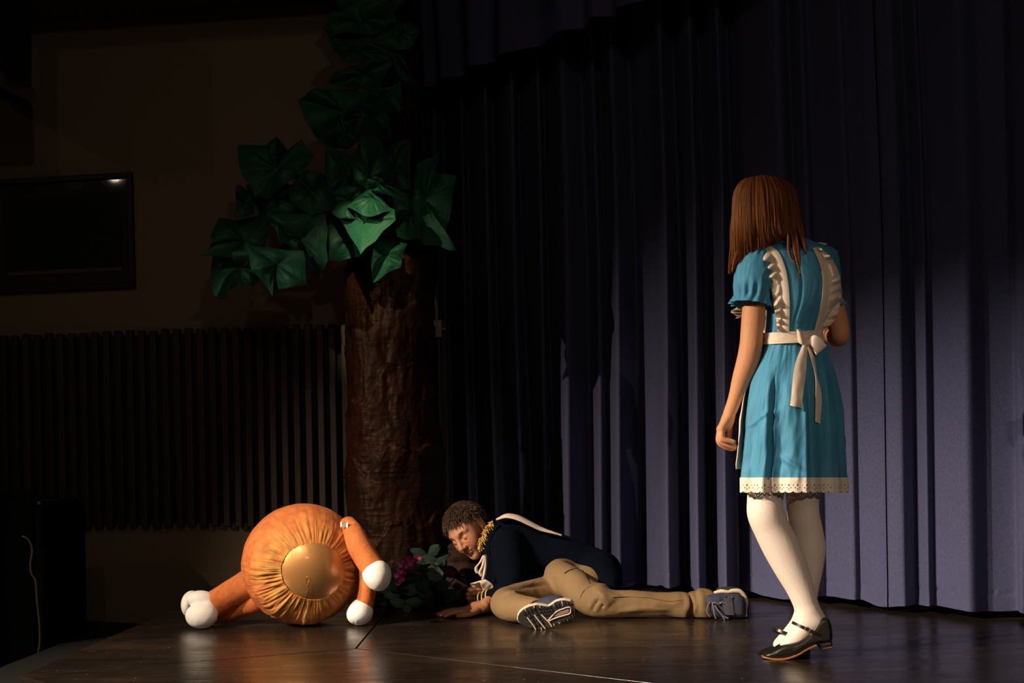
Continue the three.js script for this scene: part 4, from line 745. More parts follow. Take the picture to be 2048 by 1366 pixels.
  part('skirt', sheet((u, v) => skirtPt(-u * 2 * Math.PI, lerp(668, 959, v)), 360, 130, { thick: 0.0016, closeU: true, uv: [2, 0.5] }), blue, dress);
  {
    const W = 1024, Hh = 128, holes = [];
    const lace = texture(W, (u, v) => {                                // pierced eyelet border with a scalloped lower edge
      const n = 20, x = (u * n) % 1, y = v, low = 0.1 + 0.13 * (1 - Math.sqrt(Math.max(0, 1 - ((x - 0.5) / 0.5) ** 2)));
      if (y < low) return 0;
      const c = (cx, cy, r) => ((x - cx) * 0.42) ** 2 + (y - cy) ** 2 * 0.25 < r * r;
      return c(0.5, 0.55, 0.03) || c(0, 0.55, 0.022) || c(0.25, 0.4, 0.02) || c(0.75, 0.4, 0.02) || c(0.5, 0.32, 0.022) ? 0 : 1;
    }, 1, false, Hh);
    lace.repeat.set(2, 1);
    const emb = texture(W, (u, v) => { const x = (u * 20) % 1, ring = (cx, cy, r) => { const d = Math.sqrt(((x - cx) * 0.42) ** 2 + (v - cy) ** 2 * 0.25); return Math.exp(-((d - r) ** 2) / 0.0001); }; return clamp(0.4 + 0.5 * (ring(0.5, 0.55, 0.04) + ring(0, 0.55, 0.032) + ring(0.25, 0.4, 0.03) + ring(0.75, 0.4, 0.03) + ring(0.5, 0.32, 0.034)) + 0.5 * sstep(0.3, 0.2, v) * Math.abs(Math.sin(x * 40))); }, 1, false, Hh);
    emb.repeat.set(2, 1);
    part('lace_hem', sheet((u, v) => skirtPt(-u * 2 * Math.PI, lerp(989, 955, v), 0.0024 + 0.0008 * noise(u * 60, v * 2)), 360, 14, { thick: 0.0006, closeU: true, uv: [1, 1] }), pmat([0.8, 0.7, 0.58], 0.75, { alphaMap: lace, alphaTest: 0.5, bumpMap: emb, bumpScale: 0.001, side: THREE.DoubleSide }), dress, 'cream eyelet lace with a scalloped edge');
  }
  // collar
  part('collar', sheet((u, v) => { const a = -lerp(0.0, 2 * Math.PI, u), X = Math.cos(a), Z = Math.sin(a), py = lerp(475, 487, v), hw = lerp(35, 54, v), b = lerp(0.052, 0.071, v); return G(1581 + X * hw, py + 7 * X * (0.6 + 0.8 * v) * (X > 0 ? 1.3 : 0.5), Z * b + 0.003); }, 80, 8, { thick: 0.003, closeU: true }), blue, dress);
  // puffed sleeves
  const sleeve = (A, B2, prof3, squash) => {
    const ax = B2.clone().sub(A), L = ax.length(); ax.normalize(); const side = V(0, 0, 1).cross(ax).normalize(), fr = ax.clone().cross(side);
    return (u, v) => {
      const a = u * 2 * Math.PI, [r] = curve(prof3, v), X = Math.cos(a), Z = Math.sin(a);
      let k = 0.0045 * Math.sin(a * 15 + 2 * noise(X * 2, Z * 2)) * (sstep(0.3, 0, v) + sstep(0.55, 0.82, v)) + 0.012 * (ridge(X * 2.4 + 3, v * 1.5, Z * 2.4, 3) - 0.55) * Math.sin(Math.min(v, 0.85) * 3.4) + 0.006 * Math.sin(a * 13 + 1) * sstep(0.84, 1, v);
      return A.clone().addScaledVector(ax, L * v).addScaledVector(side, X * (r + k)).addScaledVector(fr, Z * (r + k) * squash);
    };
  };
  const spf = [[0, 0.034], [0.12, 0.047], [0.4, 0.059], [0.65, 0.06], [0.8, 0.053], [0.86, 0.051], [1, 0.061]];
  part('sleeve', sheet(sleeve(G(1516, 494, 0.03), G(1501, 611, 0.045), spf, 1), 140, 60, { thick: 0.0016, closeU: true, uv: [0.5, 0.3] }), blue, dress);
  part('sleeve', sheet(sleeve(G(1632, 512, -0.07), G(1655, 617, -0.08), spf.map((q) => [q[0], q[1] * (0.82 + 0.12 * q[0])]), 1), 140, 60, { thick: 0.0016, closeU: true, uv: [0.5, 0.3] }), blue, dress);

  // --- apron
  const apron = part('apron', sheet((u, v) => skirtPt(lerp(2.98, 5.6, u), lerp(676, 938, v), 0.009 + 0.012 * v + 0.004 * Math.sin(u * 40) * v), 160, 60, { thick: 0.0016, uv: [1, 0.6] }), cream, girl, 'white apron');
  part('waistband', sheet((u, v) => { const a = -u * 2 * Math.PI, py = lerp(663, 686, v) - 3 * Math.cos(a), [cx, hw, b] = curve(skt, Math.max(py, 668)), X = Math.cos(a), Z = Math.sin(a), o = 0.004 + 0.0015 * noise(X * 4, v * 3, Z * 4), px = cx + X * (hw + 2 + o * S); return G(px, py, Z * (b + 0.004 + o) + shear(px) * 0.4); }, 140, 8, { thick: 0.002, closeU: true }), cream, apron);
  const OV = (px, py, o) => G(px, py, (py < 672 ? bz(px, py) + shear(px) * 0.4 : sz(px, py)) + o);
  const strip = (inner, outer, o, nu, nv, wav) => sheet((u, v) => { const a = curve(inner, v), b = curve(outer, v), x = lerp(a[0], b[0], u), y = lerp(a[1], b[1], u); return OV(x, y, o + (wav ? wav(u, v) : 0)); }, nu, nv, { thick: 0.0014, uv: [0.1, 0.4] });
  const tt = (l) => l.map((p, i) => [i / (l.length - 1), ...p]);
  const lI = tt([[1536, 487], [1558, 506], [1570, 535], [1576, 565], [1579, 600], [1579, 635], [1578, 665]]), lB = tt([[1520, 486], [1543, 506], [1556, 537], [1562, 567], [1565, 602], [1564, 635], [1563, 665]]), lO = tt([[1506, 488], [1519, 514], [1532, 545], [1543, 580], [1547, 610], [1552, 636], [1554, 660]]);
  const rI = tt([[1625, 497], [1636, 520], [1645, 552], [1645, 585], [1640, 615], [1634, 640], [1627, 669]]), rB = tt([[1633, 494], [1646, 520], [1656, 550], [1657, 585], [1652, 615], [1645, 642], [1638, 668]]), rO = tt([[1640, 495], [1662, 515], [1677, 545], [1682, 575], [1680, 606], [1671, 638], [1648, 661]]);
  const ruff = (id, s) => (u, v) => u * (0.012 + 0.015 * Math.sin(v * 44 + 4 * noise(v * 5, id)) + 0.012 * noise(v * 26, id, u * 2)) + 0.002 + 0.012 * Math.sin(u * 3.1) * 0.6;
  for (const [I, B3, O, id] of [[lI, lB, lO, 3], [rI, rB, rO, 9]]) {
    part('ruffle', strip(B3, O, 0.004, 14, 150, ruff(id, 1)), cream, apron);
    part('strap', strip(I, B3, 0.0065, 5, 50, (u, v) => 0.002 * Math.sin(u * 3.1)), cream, apron);
  }
  // over the shoulders and down the front
  for (const [x, s, id] of [[1530, -1, 4], [1634, 1, 6]]) {
    const pts = [[x - 1, 503, 0.045], [x, 492, 0.0], [x + 4 - 4 * s, 486, -0.04], [x + 4 - 6 * s, 520, -0.085], [x + 2 - 8 * s, 580, -0.1], [x - 8 * s, 668, -0.09]];
    part('strap', sheet((u, v) => { const p = spline(pts.map((q) => G(...q)), v); return p.add(V((u - 0.5) * 0.026, 0, 0)); }, 4, 50, { thick: 0.0014 }), cream, apron);
    part('ruffle', sheet((u, v) => { const p = spline(pts.map((q) => G(...q)), v); return p.add(V(s * (0.012 + u * (s > 0 ? 0.018 : 0.035) * sstep(0.1, 0.4, v)), -0.006 * u, u * (0.008 * Math.sin(v * 40 + id)))); }, 8, 90, { thick: 0.0014 }), cream, apron);
  }
  // frill peeping out in front under the left sleeve
  part('ruffle', sheet((u, v) => G(lerp(1490, 1468 + 6 * Math.sin(v * 9), u), lerp(606, 634, v) + u * 3, -0.06 + 0.014 * Math.sin(v * 30 + u * 2) * u), 8, 50, { thick: 0.0014 }), cream, apron);
  // bow
  const loop = (list, w) => sheet((u, v) => { const q = curve(list, v); return G(q[0] + (u - 0.5) * q[3] * q[5] / 1, q[1] + (u - 0.5) * q[3] * q[4], q[2] + 0.003 * Math.sin(u * 3.1)); }, 8, 40, { thick: 0.0016 });
  const Z0 = bz(1613, 668) + 0.012;
  part('bow_loop', loop(tt([[1612, 684, Z0 + 0.008, 8, 1, 0], [1603, 677, Z0 + 0.026, 26, 1, 0.2], [1595, 671, Z0 + 0.02, 26, 1, 0.1], [1602, 672, Z0 + 0.006, 24, 1, 0], [1613, 683, Z0 + 0.0, 8, 1, 0]])), cream, apron);
  part('bow_loop', loop(tt([[1616, 683, Z0 + 0.006, 8, 1, 0], [1628, 682, Z0 + 0.02, 22, 1, -0.3], [1643, 700, Z0 + 0.012, 22, 0.8, -0.9], [1634, 696, Z0, 20, 0.8, -0.6], [1616, 684, Z0 - 0.002, 8, 1, 0]])), cream, apron);
  part('bow_knot', move(new THREE.SphereGeometry(1, 20, 14).scale(0.011, 0.012, 0.009), G(1614, 684, Z0 + 0.01)), cream, apron);
  const tail = (L, R2, id) => sheet((u, v) => { const a = curve(L, v), b = curve(R2, v), x = lerp(a[0], b[0], u), y = lerp(a[1], b[1], u); return G(x, y, Math.max(sz(x, y) + 0.006, Z0 * (1 - v)) + 0.004 * Math.sin(v * 7 + id) * v + 0.004 * Math.sin(u * 3.1)); }, 6, 50, { thick: 0.0016 });
  part('bow_tail', tail(tt([[1606, 688], [1592, 722], [1586, 752], [1583, 785], [1580, 811]]), tt([[1615, 688], [1613, 722], [1611, 752], [1606, 785], [1602, 816]]), 1), cream, apron);
  part('bow_tail', tail(tt([[1612, 690], [1623, 725], [1630, 755], [1631, 800], [1630, 843]]), tt([[1619, 690], [1628, 715], [1634, 752], [1643, 792], [1640, 848]]), 2.5), cream, apron);

  // --- shoes
  const leather = pmat([0.01, 0.0075, 0.005], 0.36, { clearcoat: 0.15, clearcoatRoughness: 0.3 }), soleM = mat([0.3, 0.13, 0.05], 0.55), metal = mat(0xc8a890, 0.25, { metalness: 0.9 });
  function shoe(dz, X, Y, yawS, label) {                               // outline in pixels of the side view, moved by X, Y
    const o = G(1600 + X, 1280 + Y, dz), ex = V(Math.cos(yawS), 0, Math.sin(yawS)), m3 = [ex, up3, ex.clone().cross(up3)], pl = (l) => l.map(([x, y]) => [(x - 1600) / S, (1280 - y) / S]);
    const hw = (x) => { const q = (x * S + 1600 - 1526) / 138; return (q < 0.45 ? lerp(0.012, 0.039, Math.sqrt(clamp(q / 0.4))) : lerp(0.039, 0.03, (q - 0.45) / 0.55)) * (q > 0.92 ? Math.sqrt(clamp(1 - ((q - 0.92) / 0.1) ** 2)) * 0.7 + 0.3 : 1); };
    const upper = [[1526, 1310], [1532, 1304], [1544, 1299], [1554, 1293], [1566, 1287], [1578, 1284.5], [1592, 1281], [1603, 1275], [1614, 1267], [1624, 1254], [1634, 1240], [1641, 1235.5], [1650, 1234.5], [1655, 1238], [1659, 1248], [1662, 1262], [1662, 1275], [1658, 1284], [1640, 1285], [1624, 1287], [1608, 1294], [1590, 1303], [1572, 1310], [1550, 1313], [1532, 1312.5]];
    const s = part('shoe', blob([prof(o, m3, pl(upper), hw, 0.012, 0.004), cut(cap(G(1600 + X, 1255 + Y, dz), G(1570 + X, 1277 + Y, dz), 0.02, 0.015, 0.006))], 0.0028), leather, girl, label);
    const tf = (g) => g.applyMatrix4(new THREE.Matrix4().makeBasis(...m3).setPosition(o));
    const outline = (x) => hw(x) + 0.0015;
    const soleTop = tt([[1525, 1311], [1545, 1314], [1568, 1312.5], [1590, 1305], [1600, 1299.5], [1610, 1294.5], [1619, 1290.5], [1627, 1287.5]]);
    part('sole', tf(sheet((u, v) => { const [x, y] = curve(soleTop, v), X2 = (x - 1600) / S; return V(X2, (1280 - y) / S, (u - 0.5) * 2 * outline(X2)); }, 10, 50, { thick: 0.0042 })), soleM, s, 'tan leather sole edge');
    const heel = [[1633, 1284], [1661, 1281], [1660.5, 1290], [1660, 1292.5], [1638, 1296], [1637, 1291]];
    part('heel', blob([prof(o, m3, pl(heel), (x, y) => 0.024, 0.006, 0.004)], 0.0028), leather, s);
    part('heel_tip', blob([prof(o, m3, pl([[1638, 1295], [1660.5, 1291.5], [1661, 1294], [1638.5, 1297.5]]), () => 0.023, 0.0015, 0.002)], 0.002), soleM, s, 'tan heel tip');
    const st = [[1634, 1268, 0.96], [1622, 1262, 1.04], [1609, 1255, 1.06], [1597, 1250, 0.92], [1588.5, 1246, 0.45], [1587, 1245.5, 0], [1589, 1247, -0.5], [1609, 1255, -1.06], [1634, 1268, -0.96]].map(([x, y, w]) => V((x - 1600) / S, (1280 - y) / S, w * 0.036));
    part('strap', tf(sheet((u, v) => { const p = spline(st, v); return p.add(V((u - 0.5) * 0.003, (u - 0.5) * 0.0085, 0.0022 * (p.z > 0 ? 1 : -1))); }, 4, 50, { thick: 0.0024 })), leather, s);
    part('buckle', tf(new THREE.TorusGeometry(0.0066, 0.0014, 8, 20).scale(1.25, 0.9, 1).rotateZ(-0.5).translate((1609 - 1600) / S, (1280 - 1255.5) / S, 0.041)), metal, s, 'small pale metal buckle');
    return s;
  }
  shoe(0.04, 0, 0, 0, 'black leather strap shoe with its heel lifted');
  shoe(-0.055, -38.5, 12.2, -0.32, 'black leather strap shoe standing flat on its heel').rotation.z = 0;
}

// ---------------------------------------------------------------- the lying boy
{
  const B = (px, py, d) => at(px, py, d);
  const base = onFloor(1100, 1230);
  const boy = thing('person', 'boy in a navy jacket and khaki trousers lying on the stage with closed eyes', 'person', [base.x, 0, base.z]);
  const skin = pmat([0.5, 0.225, 0.125], 0.55, { vertexColors: true, bumpMap: texture(256, (u, v) => 0.5 + 0.5 * fbm(u * 50, v * 50, 13, 3), 3, false), bumpScale: 0.0004, sheen: 0.15 });
  // --- head: f towards the face, u towards the crown, r towards the far ear
  const u0 = V(-0.60, 0.78, 0.18).normalize(), f0 = V(-0.42, -0.46, 0.78), f1 = f0.addScaledVector(u0, -f0.dot(u0)).normalize(), r0 = f1.clone().cross(u0), HM = [f1, u0, r0], hs = 0.97;
  const HC = B(936, 1062, 5.12), h = (f, u, r) => HC.clone().addScaledVector(f1, f * hs).addScaledVector(u0, u * hs).addScaledVector(r0, r * hs), E = (f, u, r, R, k) => ell(h(f, u, r), R.map((q) => q * hs), HM, k);
  const lips = V(0, 0, 0);
  const headPrims = [
    E(-0.014, 0.035, 0, [0.093, 0.083, 0.072], 0.03), E(0.028, -0.015, 0, [0.06, 0.085, 0.058], 0.03), E(0.026, -0.07, 0, [0.045, 0.036, 0.046], 0.03), E(0.068, -0.096, 0, [0.018, 0.017, 0.02], 0.025),
    E(0.055, -0.03, -0.034, [0.026, 0.032, 0.022], 0.025), E(0.055, -0.03, 0.034, [0.026, 0.032, 0.022], 0.025),
    cap(h(0.083, 0.02, 0), h(0.107, -0.026, 0), 0.008, 0.0115, 0.014), E(0.094, -0.03, -0.012, [0.011, 0.009, 0.008], 0.006), E(0.094, -0.03, 0.012, [0.011, 0.009, 0.008], 0.006),
    cut(cap(h(0.1, -0.042, -0.008), h(0.092, -0.034, -0.008), 0.0036, 0.002, 0.003)), cut(cap(h(0.1, -0.042, 0.008), h(0.092, -0.034, 0.008), 0.0036, 0.002, 0.003)),
    cap(h(0.078, 0.028, -0.012), h(0.062, 0.028, -0.044), 0.011, 0.009, 0.012), cap(h(0.078, 0.028, 0.012), h(0.062, 0.028, 0.044), 0.011, 0.009, 0.012),
    cut(E(0.09, 0.006, -0.031, [0.016, 0.011, 0.017], 0.01)), cut(E(0.09, 0.006, 0.031, [0.016, 0.011, 0.017], 0.01)), E(0.071, 0.003, -0.031, [0.0125, 0.0115, 0.014], 0.005), E(0.071, 0.003, 0.031, [0.0125, 0.0115, 0.014], 0.005),
    E(0.084, -0.0525, 0, [0.011, 0.0065, 0.0225], 0.006), E(0.0825, -0.064, 0, [0.011, 0.0075, 0.0195], 0.006), cut(cap(h(0.0965, -0.0583, 0), h(0.083, -0.0592, -0.022), 0.0016, 0.0012, 0.003)), cut(cap(h(0.0965, -0.0583, 0), h(0.083, -0.0592, 0.022), 0.0016, 0.0012, 0.003)), cut(E(0.094, -0.0775, 0, [0.01, 0.004, 0.016], 0.01)),
    ...[-1, 1].flatMap((s) => [E(-0.012, 0.0, s * 0.078, [0.021, 0.033, 0.0095], 0.008), cut(E(-0.008, 0.003, s * 0.089, [0.0115, 0.02, 0.0075], 0.005)), cap(h(-0.006, 0.014, s * 0.0835), h(-0.004, -0.012, s * 0.083), 0.0032, 0.0036, 0.004), E(-0.008, -0.027, s * 0.074, [0.01, 0.011, 0.006], 0.006)]),
    chain([[h(-0.02, -0.03, 0), 0.05], [h(-0.035, -0.085, -0.005), 0.052], [B(985, 1082, 5.13), 0.056], [B(1005, 1090, 5.14), 0.06]], 0.025),
  ];
  const tint = (x, y, z) => {
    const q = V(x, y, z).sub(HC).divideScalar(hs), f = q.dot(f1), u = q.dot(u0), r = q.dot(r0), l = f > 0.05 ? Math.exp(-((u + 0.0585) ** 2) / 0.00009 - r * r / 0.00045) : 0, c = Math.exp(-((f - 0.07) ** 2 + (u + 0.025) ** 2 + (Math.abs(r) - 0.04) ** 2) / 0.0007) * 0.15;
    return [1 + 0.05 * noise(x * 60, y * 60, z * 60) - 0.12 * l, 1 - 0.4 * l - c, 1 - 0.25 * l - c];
  };
  const headG = blob(headPrims, 0.003, { color: tint });
  const F = (list, r) => chain(list.map((p, i) => [B(...p), r * (1 - 0.08 * i)]), 0.003);
  const fl = (px, py, y) => onFloor(px, py, y);
  // near hand flat on the floor, far hand closed
  const w1 = fl(958, 1213, 0.036), nx = V(-1, 0, 0.16).normalize(), ns = V(0.16, 0, 1).normalize(), hp = (f, s, y) => w1.clone().addScaledVector(nx, f).addScaledVector(ns, s).setY(y);
  const hand1 = blob([
    chain([[B(985, 1201, 4.98), 0.032], [hp(-0.02, 0, 0.036), 0.028], [hp(0.02, 0, 0.03), 0.0255]], 0.01), ell(hp(0.05, 0, 0.021), [0.047, 0.017, 0.04], null, 0.02),
    ...[0, 1, 2, 3].map((i) => { const s = -0.03 + i * 0.02, L = [0.066, 0.078, 0.072, 0.054][i]; return chain([[hp(0.07, s, 0.02), 0.0105], [hp(0.098, s * 1.15, 0.021), 0.0105], [hp(0.098 + L * 0.55, s * 1.3, 0.015), 0.0092], [hp(0.09 + L, s * 1.4, 0.0085), 0.0078]], 0.005); }),
    chain([[hp(0.015, 0.03, 0.022), 0.014], [hp(0.045, 0.055, 0.015), 0.0125], [hp(0.075, 0.066, 0.011), 0.0105], [hp(0.095, 0.064, 0.009), 0.0085]], 0.008),
  ], 0.003);
  const c2 = B(955, 1189, 5.12), q2 = (x, y, z) => c2.clone().add(V(x, y, z));
  const hand2 = blob([
    chain([[q2(0.06, 0.005, -0.05), 0.028], [q2(0.03, 0.004, -0.02), 0.024]], 0.015), ell(q2(0.01, 0.002, 0), [0.034, 0.026, 0.03], null, 0.015),
    ...[0, 1, 2, 3].map((i) => { const y = 0.024 - i * 0.016, x = [0, -0.006, -0.004, 0.004][i]; return chain([[q2(0.002 + x, y * 0.9, 0.012), 0.0105], [q2(-0.026 + x, y, 0.016), 0.0105], [q2(-0.034 + x, y - 0.003, 0.036), 0.0098], [q2(-0.014 + x, y - 0.006, 0.044), 0.0088]], 0.003); }),
    chain([[q2(0.02, 0.02, 0.02), 0.013], [q2(0.0, 0.016, 0.046), 0.0115], [q2(-0.018, 0.008, 0.052), 0.0095]], 0.005),
  ], 0.003);
  const bodyG = blob([chain([[B(1005, 1090, 5.14), 0.06], [B(1090, 1112, 5.12), 0.08], [B(1160, 1140, 5.1), 0.06]], 0.03), chain([[B(1152, 1152, 5.06), 0.04], [B(1122, 1150, 4.98), 0.035], [B(1152, 1174, 4.87), 0.038], [B(1180, 1201, 4.775), 0.036]], 0.01), cap(B(1182, 1207, 4.75), B(1420, 1212, 4.685), 0.038, 0.028, 0.02), chain([[B(1125, 1185, 4.99), 0.04], [B(1080, 1190, 4.93), 0.038], [B(1035, 1200, 4.84), 0.036], [B(1014, 1207, 4.76), 0.036]], 0.01), cap(B(1014, 1209, 4.74), B(1078, 1219, 4.54), 0.04, 0.032, 0.02)], 0.008);
  for (const g of [hand1, hand2, bodyG]) g.setAttribute('color', new THREE.Float32BufferAttribute(new Float32Array(g.attributes.position.count * 3).fill(1), 3));
  part('body', mergeGeometries([headG, hand1, hand2, bodyG]), skin, boy, 'fair skin of the face and hands');
  const dark = mat([0.03, 0.014, 0.008], 0.7);
  for (const s of [-1, 1]) {
    const brow = [[0.0885, 0.0235, 0.013], [0.0865, 0.0275, 0.02], [0.083, 0.0295, 0.029], [0.076, 0.0295, 0.038], [0.067, 0.027, 0.047]], bh = [];
    for (let i = 0; i < 70; i++) { const p = spline(brow.map((q) => V(q[0], q[1], q[2] * s)), i / 70), w = Math.sin(0.35 + 2.6 * i / 70) * 0.0032, o = (hash(i, 4, 7) * 2 - 1) * w, l = 0.006; bh.push(tube([h(p.x - 0.001, p.y + o, p.z), h(p.x + 0.0012, p.y + o + 0.001, p.z + s * l * 0.5), h(p.x - 0.0012, p.y + o - 0.0005, p.z + s * l)], [0.0007, 0.0006, 0.0002], 4, 1)); }
    part('eyebrow', mergeGeometries(bh), mat([0.055, 0.026, 0.014], 0.8), boy).userData.kind = 'stuff';
    const lash = []; for (let i = 0; i <= 12; i++) { const a = lerp(-1.15, 1.15, i / 12); lash.push(h(0.071 + 0.0134 * Math.cos(a) * 0.88, 0.003 - 0.0122 * (0.5 + 0.1 * Math.cos(a)), s * 0.031 + 0.0148 * Math.sin(a) * 0.88)); }
    part('eyelash', tube(lash, 0.0015, 5, 1), dark, boy);
  }
  {
    seed = 313;
    const hm = [[0.05, 0.024, 0.012], [0.068, 0.034, 0.016]].map((c) => pmat(c, 0.5, { sheen: 0.2, sheenColor: new THREE.Color(0.2, 0.12, 0.06) }));
    const line2 = (f) => (f > 0.045 ? 0.062 + (f - 0.045) * 0.35 : f > -0.0 ? lerp(0.024, 0.062, (f - 0.0) / 0.045) : f > -0.03 ? 0.03 : lerp(-0.05, 0.02, clamp((f + 0.09) / 0.06)));
    part('hair', blob([E(-0.018, 0.04, 0, [0.098, 0.087, 0.078], 0.02)], 0.004, { keep: (x, y, z) => { const q = V(x, y, z).sub(HC).divideScalar(hs), f = q.dot(f1), u = q.dot(u0); return (line2(f) - u) * 0.7; } }), mat([0.03, 0.014, 0.008], 0.8), boy, 'dark brown underlayer of hair');
    const sets = [[], []];
    for (let i = 0; i < 3800; i++) {
      const a = rr(0, 6.283), e = rr(-0.5, 1.45), F2 = Math.cos(e) * Math.cos(a), R2 = Math.cos(e) * Math.sin(a), U2 = Math.sin(e), s = 0.99, p = [-0.018 + 0.098 * F2 * s, 0.04 + 0.087 * U2 * s, 0.078 * R2 * s];
      if (p[1] < line2(p[0]) + 0.002) continue;
      const len = rr(0.018, 0.034), d = [0.55 * (F2 > 0 ? 1 : -0.3) + rr(-0.3, 0.3), -0.55 + 0.2 * U2 + rr(-0.25, 0.25), R2 * 0.25 + rr(-0.2, 0.2)], n = [F2, U2, R2];
      const pt = (t, o) => h(...[0, 1, 2].map((j) => p[j] + d[j] * len * t + n[j] * (o - 0.004 * t)));
      sets[i % 2].push(tube([pt(0, 0), pt(0.5, 0.007 + 0.003 * rnd()), pt(1, 0.006 + 0.005 * rnd())], [0.0018, 0.0017, 0.0004], 4, 2, 0.5));
    }
    sets.forEach((s, i) => part('hair', mergeGeometries(s), hm[i], boy, 'short brown hair strands').userData.kind = 'stuff');
  }

  // --- jacket
  const wool = texture(256, (u, v) => 0.5 + 0.3 * fbm(u * 60, v * 60, 2, 3) + 0.2 * Math.sin((u + v) * 500), 2, false);
  const navy = pmat([0.0025, 0.004, 0.009], 1, { specularIntensity: 0.08, bumpMap: wool, bumpScale: 0.0006 });
  const gold = pmat([0.72, 0.46, 0.13], 0.4, { metalness: 0.15 }), cream = pmat([0.68, 0.55, 0.45], 0.75, { bumpMap: wool, bumpScale: 0.0004 });
  const crease = (x, y, z) => 0.006 * (ridge(x * 7 + y * 5, y * 9 - x * 3, z * 5, 3) - 0.55) + 0.003 * fbm(x * 16, y * 16, z * 16, 2);
  const jacketPrims = [
    chain([[B(1000, 1094, 5.12), 0.088], [B(1022, 1088, 5.12), 0.108], [B(1070, 1108, 5.12), 0.108], [B(1120, 1116, 5.11), 0.1], [B(1165, 1130, 5.1), 0.092], [B(1200, 1146, 5.08), 0.09]], 0.03),
    cap(B(1005, 1120, 5.1), B(1010, 1160, 5.08), 0.07, 0.055, 0.04),
    chain([[B(1014, 1090, 5.02), 0.072], [B(1018, 1130, 4.98), 0.068], [B(1022, 1165, 4.95), 0.06], [B(1010, 1188, 4.95), 0.052], [B(985, 1200, 4.97), 0.047], [B(966, 1207, 4.99), 0.043]], 0.025),
    chain([[B(1200, 1146, 5.06), 0.085], [B(1214, 1160, 5.02), 0.066], [B(1220, 1172, 4.98), 0.042]], 0.03), cap(B(1150, 1190, 5.08), B(1215, 1178, 5.05), 0.03, 0.04, 0.04),
    chain([[B(1000, 1130, 5.16), 0.06], [B(990, 1165, 5.17), 0.05], [B(972, 1184, 5.15), 0.042]], 0.03),
    cut(cap(B(962, 1209, 4.99), B(940, 1214, 5.0), 0.034, 0.036, 0.004)),
  ];
  const jacket = part('jacket', blob(jacketPrims, 0.006, { disp: crease, keep: (x, y) => -(y - 0.004) }), navy, boy, 'navy wool jacket');
  // gold bands round the near cuff
  for (let i = 0; i < 3; i++) {
    const c = B(968 + i * 8.2, 1206 - i * 2.2, 4.985 - i * 0.004), ax = B(985, 1200, 4.97).sub(B(966, 1207, 4.99)).normalize(), s1 = V(0, 1, 0).cross(ax).normalize(), s2 = ax.clone().cross(s1), pts = [];
    for (let k = 0; k <= 32; k++) { const a = k / 32 * 2 * Math.PI, r = 0.0465 + i * 0.0012; const p = c.clone().addScaledVector(s1, Math.cos(a) * r).addScaledVector(s2, Math.sin(a) * r); p.y = Math.max(p.y, 0.004); pts.push(p); }
    part('cuff_braid', tube(pts, 0.0042, 6, 1), gold, jacket);
  }
  // gold fringe along the collar
  {
    seed = 55; const g = [], path = [[986, 1043, 5.04], [978, 1050, 5.02], [972, 1058, 5.01], [968, 1068, 5.0], [964, 1078, 5.0], [960, 1088, 5.0], [962, 1097, 5.0]].map((p) => B(...p));
    for (let i = 0; i < 150; i++) {
      const p = spline(path, rnd()), o = V(rr(-1, 1), rr(-1, 1), rr(0, 1)).normalize();
      p.addScaledVector(o, rr(0, 0.008)); const d = V(rr(-0.7, 0.9), rr(-1, 0.5), rr(0, 0.8)).normalize(), l = rr(0.008, 0.02);
      g.push(tube([p, p.clone().addScaledVector(d, l * 0.6).add(V(0, -0.002, 0.002)), p.clone().addScaledVector(d, l).add(V(0, -0.006, 0))], [0.0017, 0.0019, 0.0014], 5, 2));
    }
    part('gold_fringe', mergeGeometries(g), gold, jacket, 'tangled gold fringe along the collar').userData.kind = 'stuff';
    part('collar_cord', tube(path, 0.004, 7, 5), gold, jacket);
  }
  // white sash along the back, white tie at the throat, frilled shirt cuff
  { const up = [[992, 1041, 5.08], [1012, 1029, 5.07], [1034, 1031, 5.06], [1056, 1041, 5.05], [1080, 1054, 5.05], [1108, 1066, 5.05], [1124, 1072, 5.05]].map((p) => B(...p)), lo = [[993, 1041, 5.03], [1012, 1036.5, 5.01], [1034, 1041, 5.0], [1056, 1051, 5.0], [1080, 1062, 5.01], [1108, 1069, 5.02], [1122, 1073, 5.03]].map((p) => B(...p));
    part('sash', sheet((u, v) => spline(lo, v).lerp(spline(up, v), u).add(V(0, 0.005 * Math.sin(u * 3.1) + 0.002, 0.006 * Math.sin(u * 3.1))), 8, 60, { thick: 0.003 }), cream, jacket, 'white satin sash along the back'); }
  for (const l of [[[968, 1110], [961, 1124], [952, 1136], [956, 1146], [963, 1138], [968, 1122]], [[969, 1112], [966, 1130], [960, 1145], [965, 1152], [969, 1140], [971, 1122]], [[970, 1112], [971, 1128], [969, 1146], [966, 1158]]]) part('throat_tie', sheet((u, v) => spline(l.map(([x, y], i) => B(x, y, 4.97 + 0.006 * i)), v).add(V((u - 0.5) * 0.012, (u - 0.5) * 0.004, 0.006 * Math.sin(u * 3))), 4, 36, { thick: 0.0016 }), cream, jacket, 'looped white tie');
  { const cc = B(976, 1172, 5.06), axs = V(-0.62, -0.75, 0.25).normalize(), s1 = V(0.6, -0.4, 0.6).cross(axs).normalize(), s2 = axs.clone().cross(s1);
    part('shirt_cuff', sheet((u, v) => { const a = u * 2 * Math.PI, r = 0.03 + 0.022 * v + (0.009 * Math.sin(a * 5) + 0.004 * Math.sin(a * 11)) * v; return cc.clone().addScaledVector(axs, -0.012 + v * (0.04 + 0.014 * Math.sin(a * 3 + 1))).addScaledVector(s1, Math.cos(a) * r).addScaledVector(s2, Math.sin(a) * r); }, 90, 12, { thick: 0.0016, closeU: true }), cream, jacket, 'white frilled shirt cuff'); }

  // --- trousers
  const twill = texture(256, (u, v) => 0.5 + 0.3 * Math.sin((u * 2 + v) * 600) + 0.2 * fbm(u * 40, v * 40, 5, 2), 2, false);
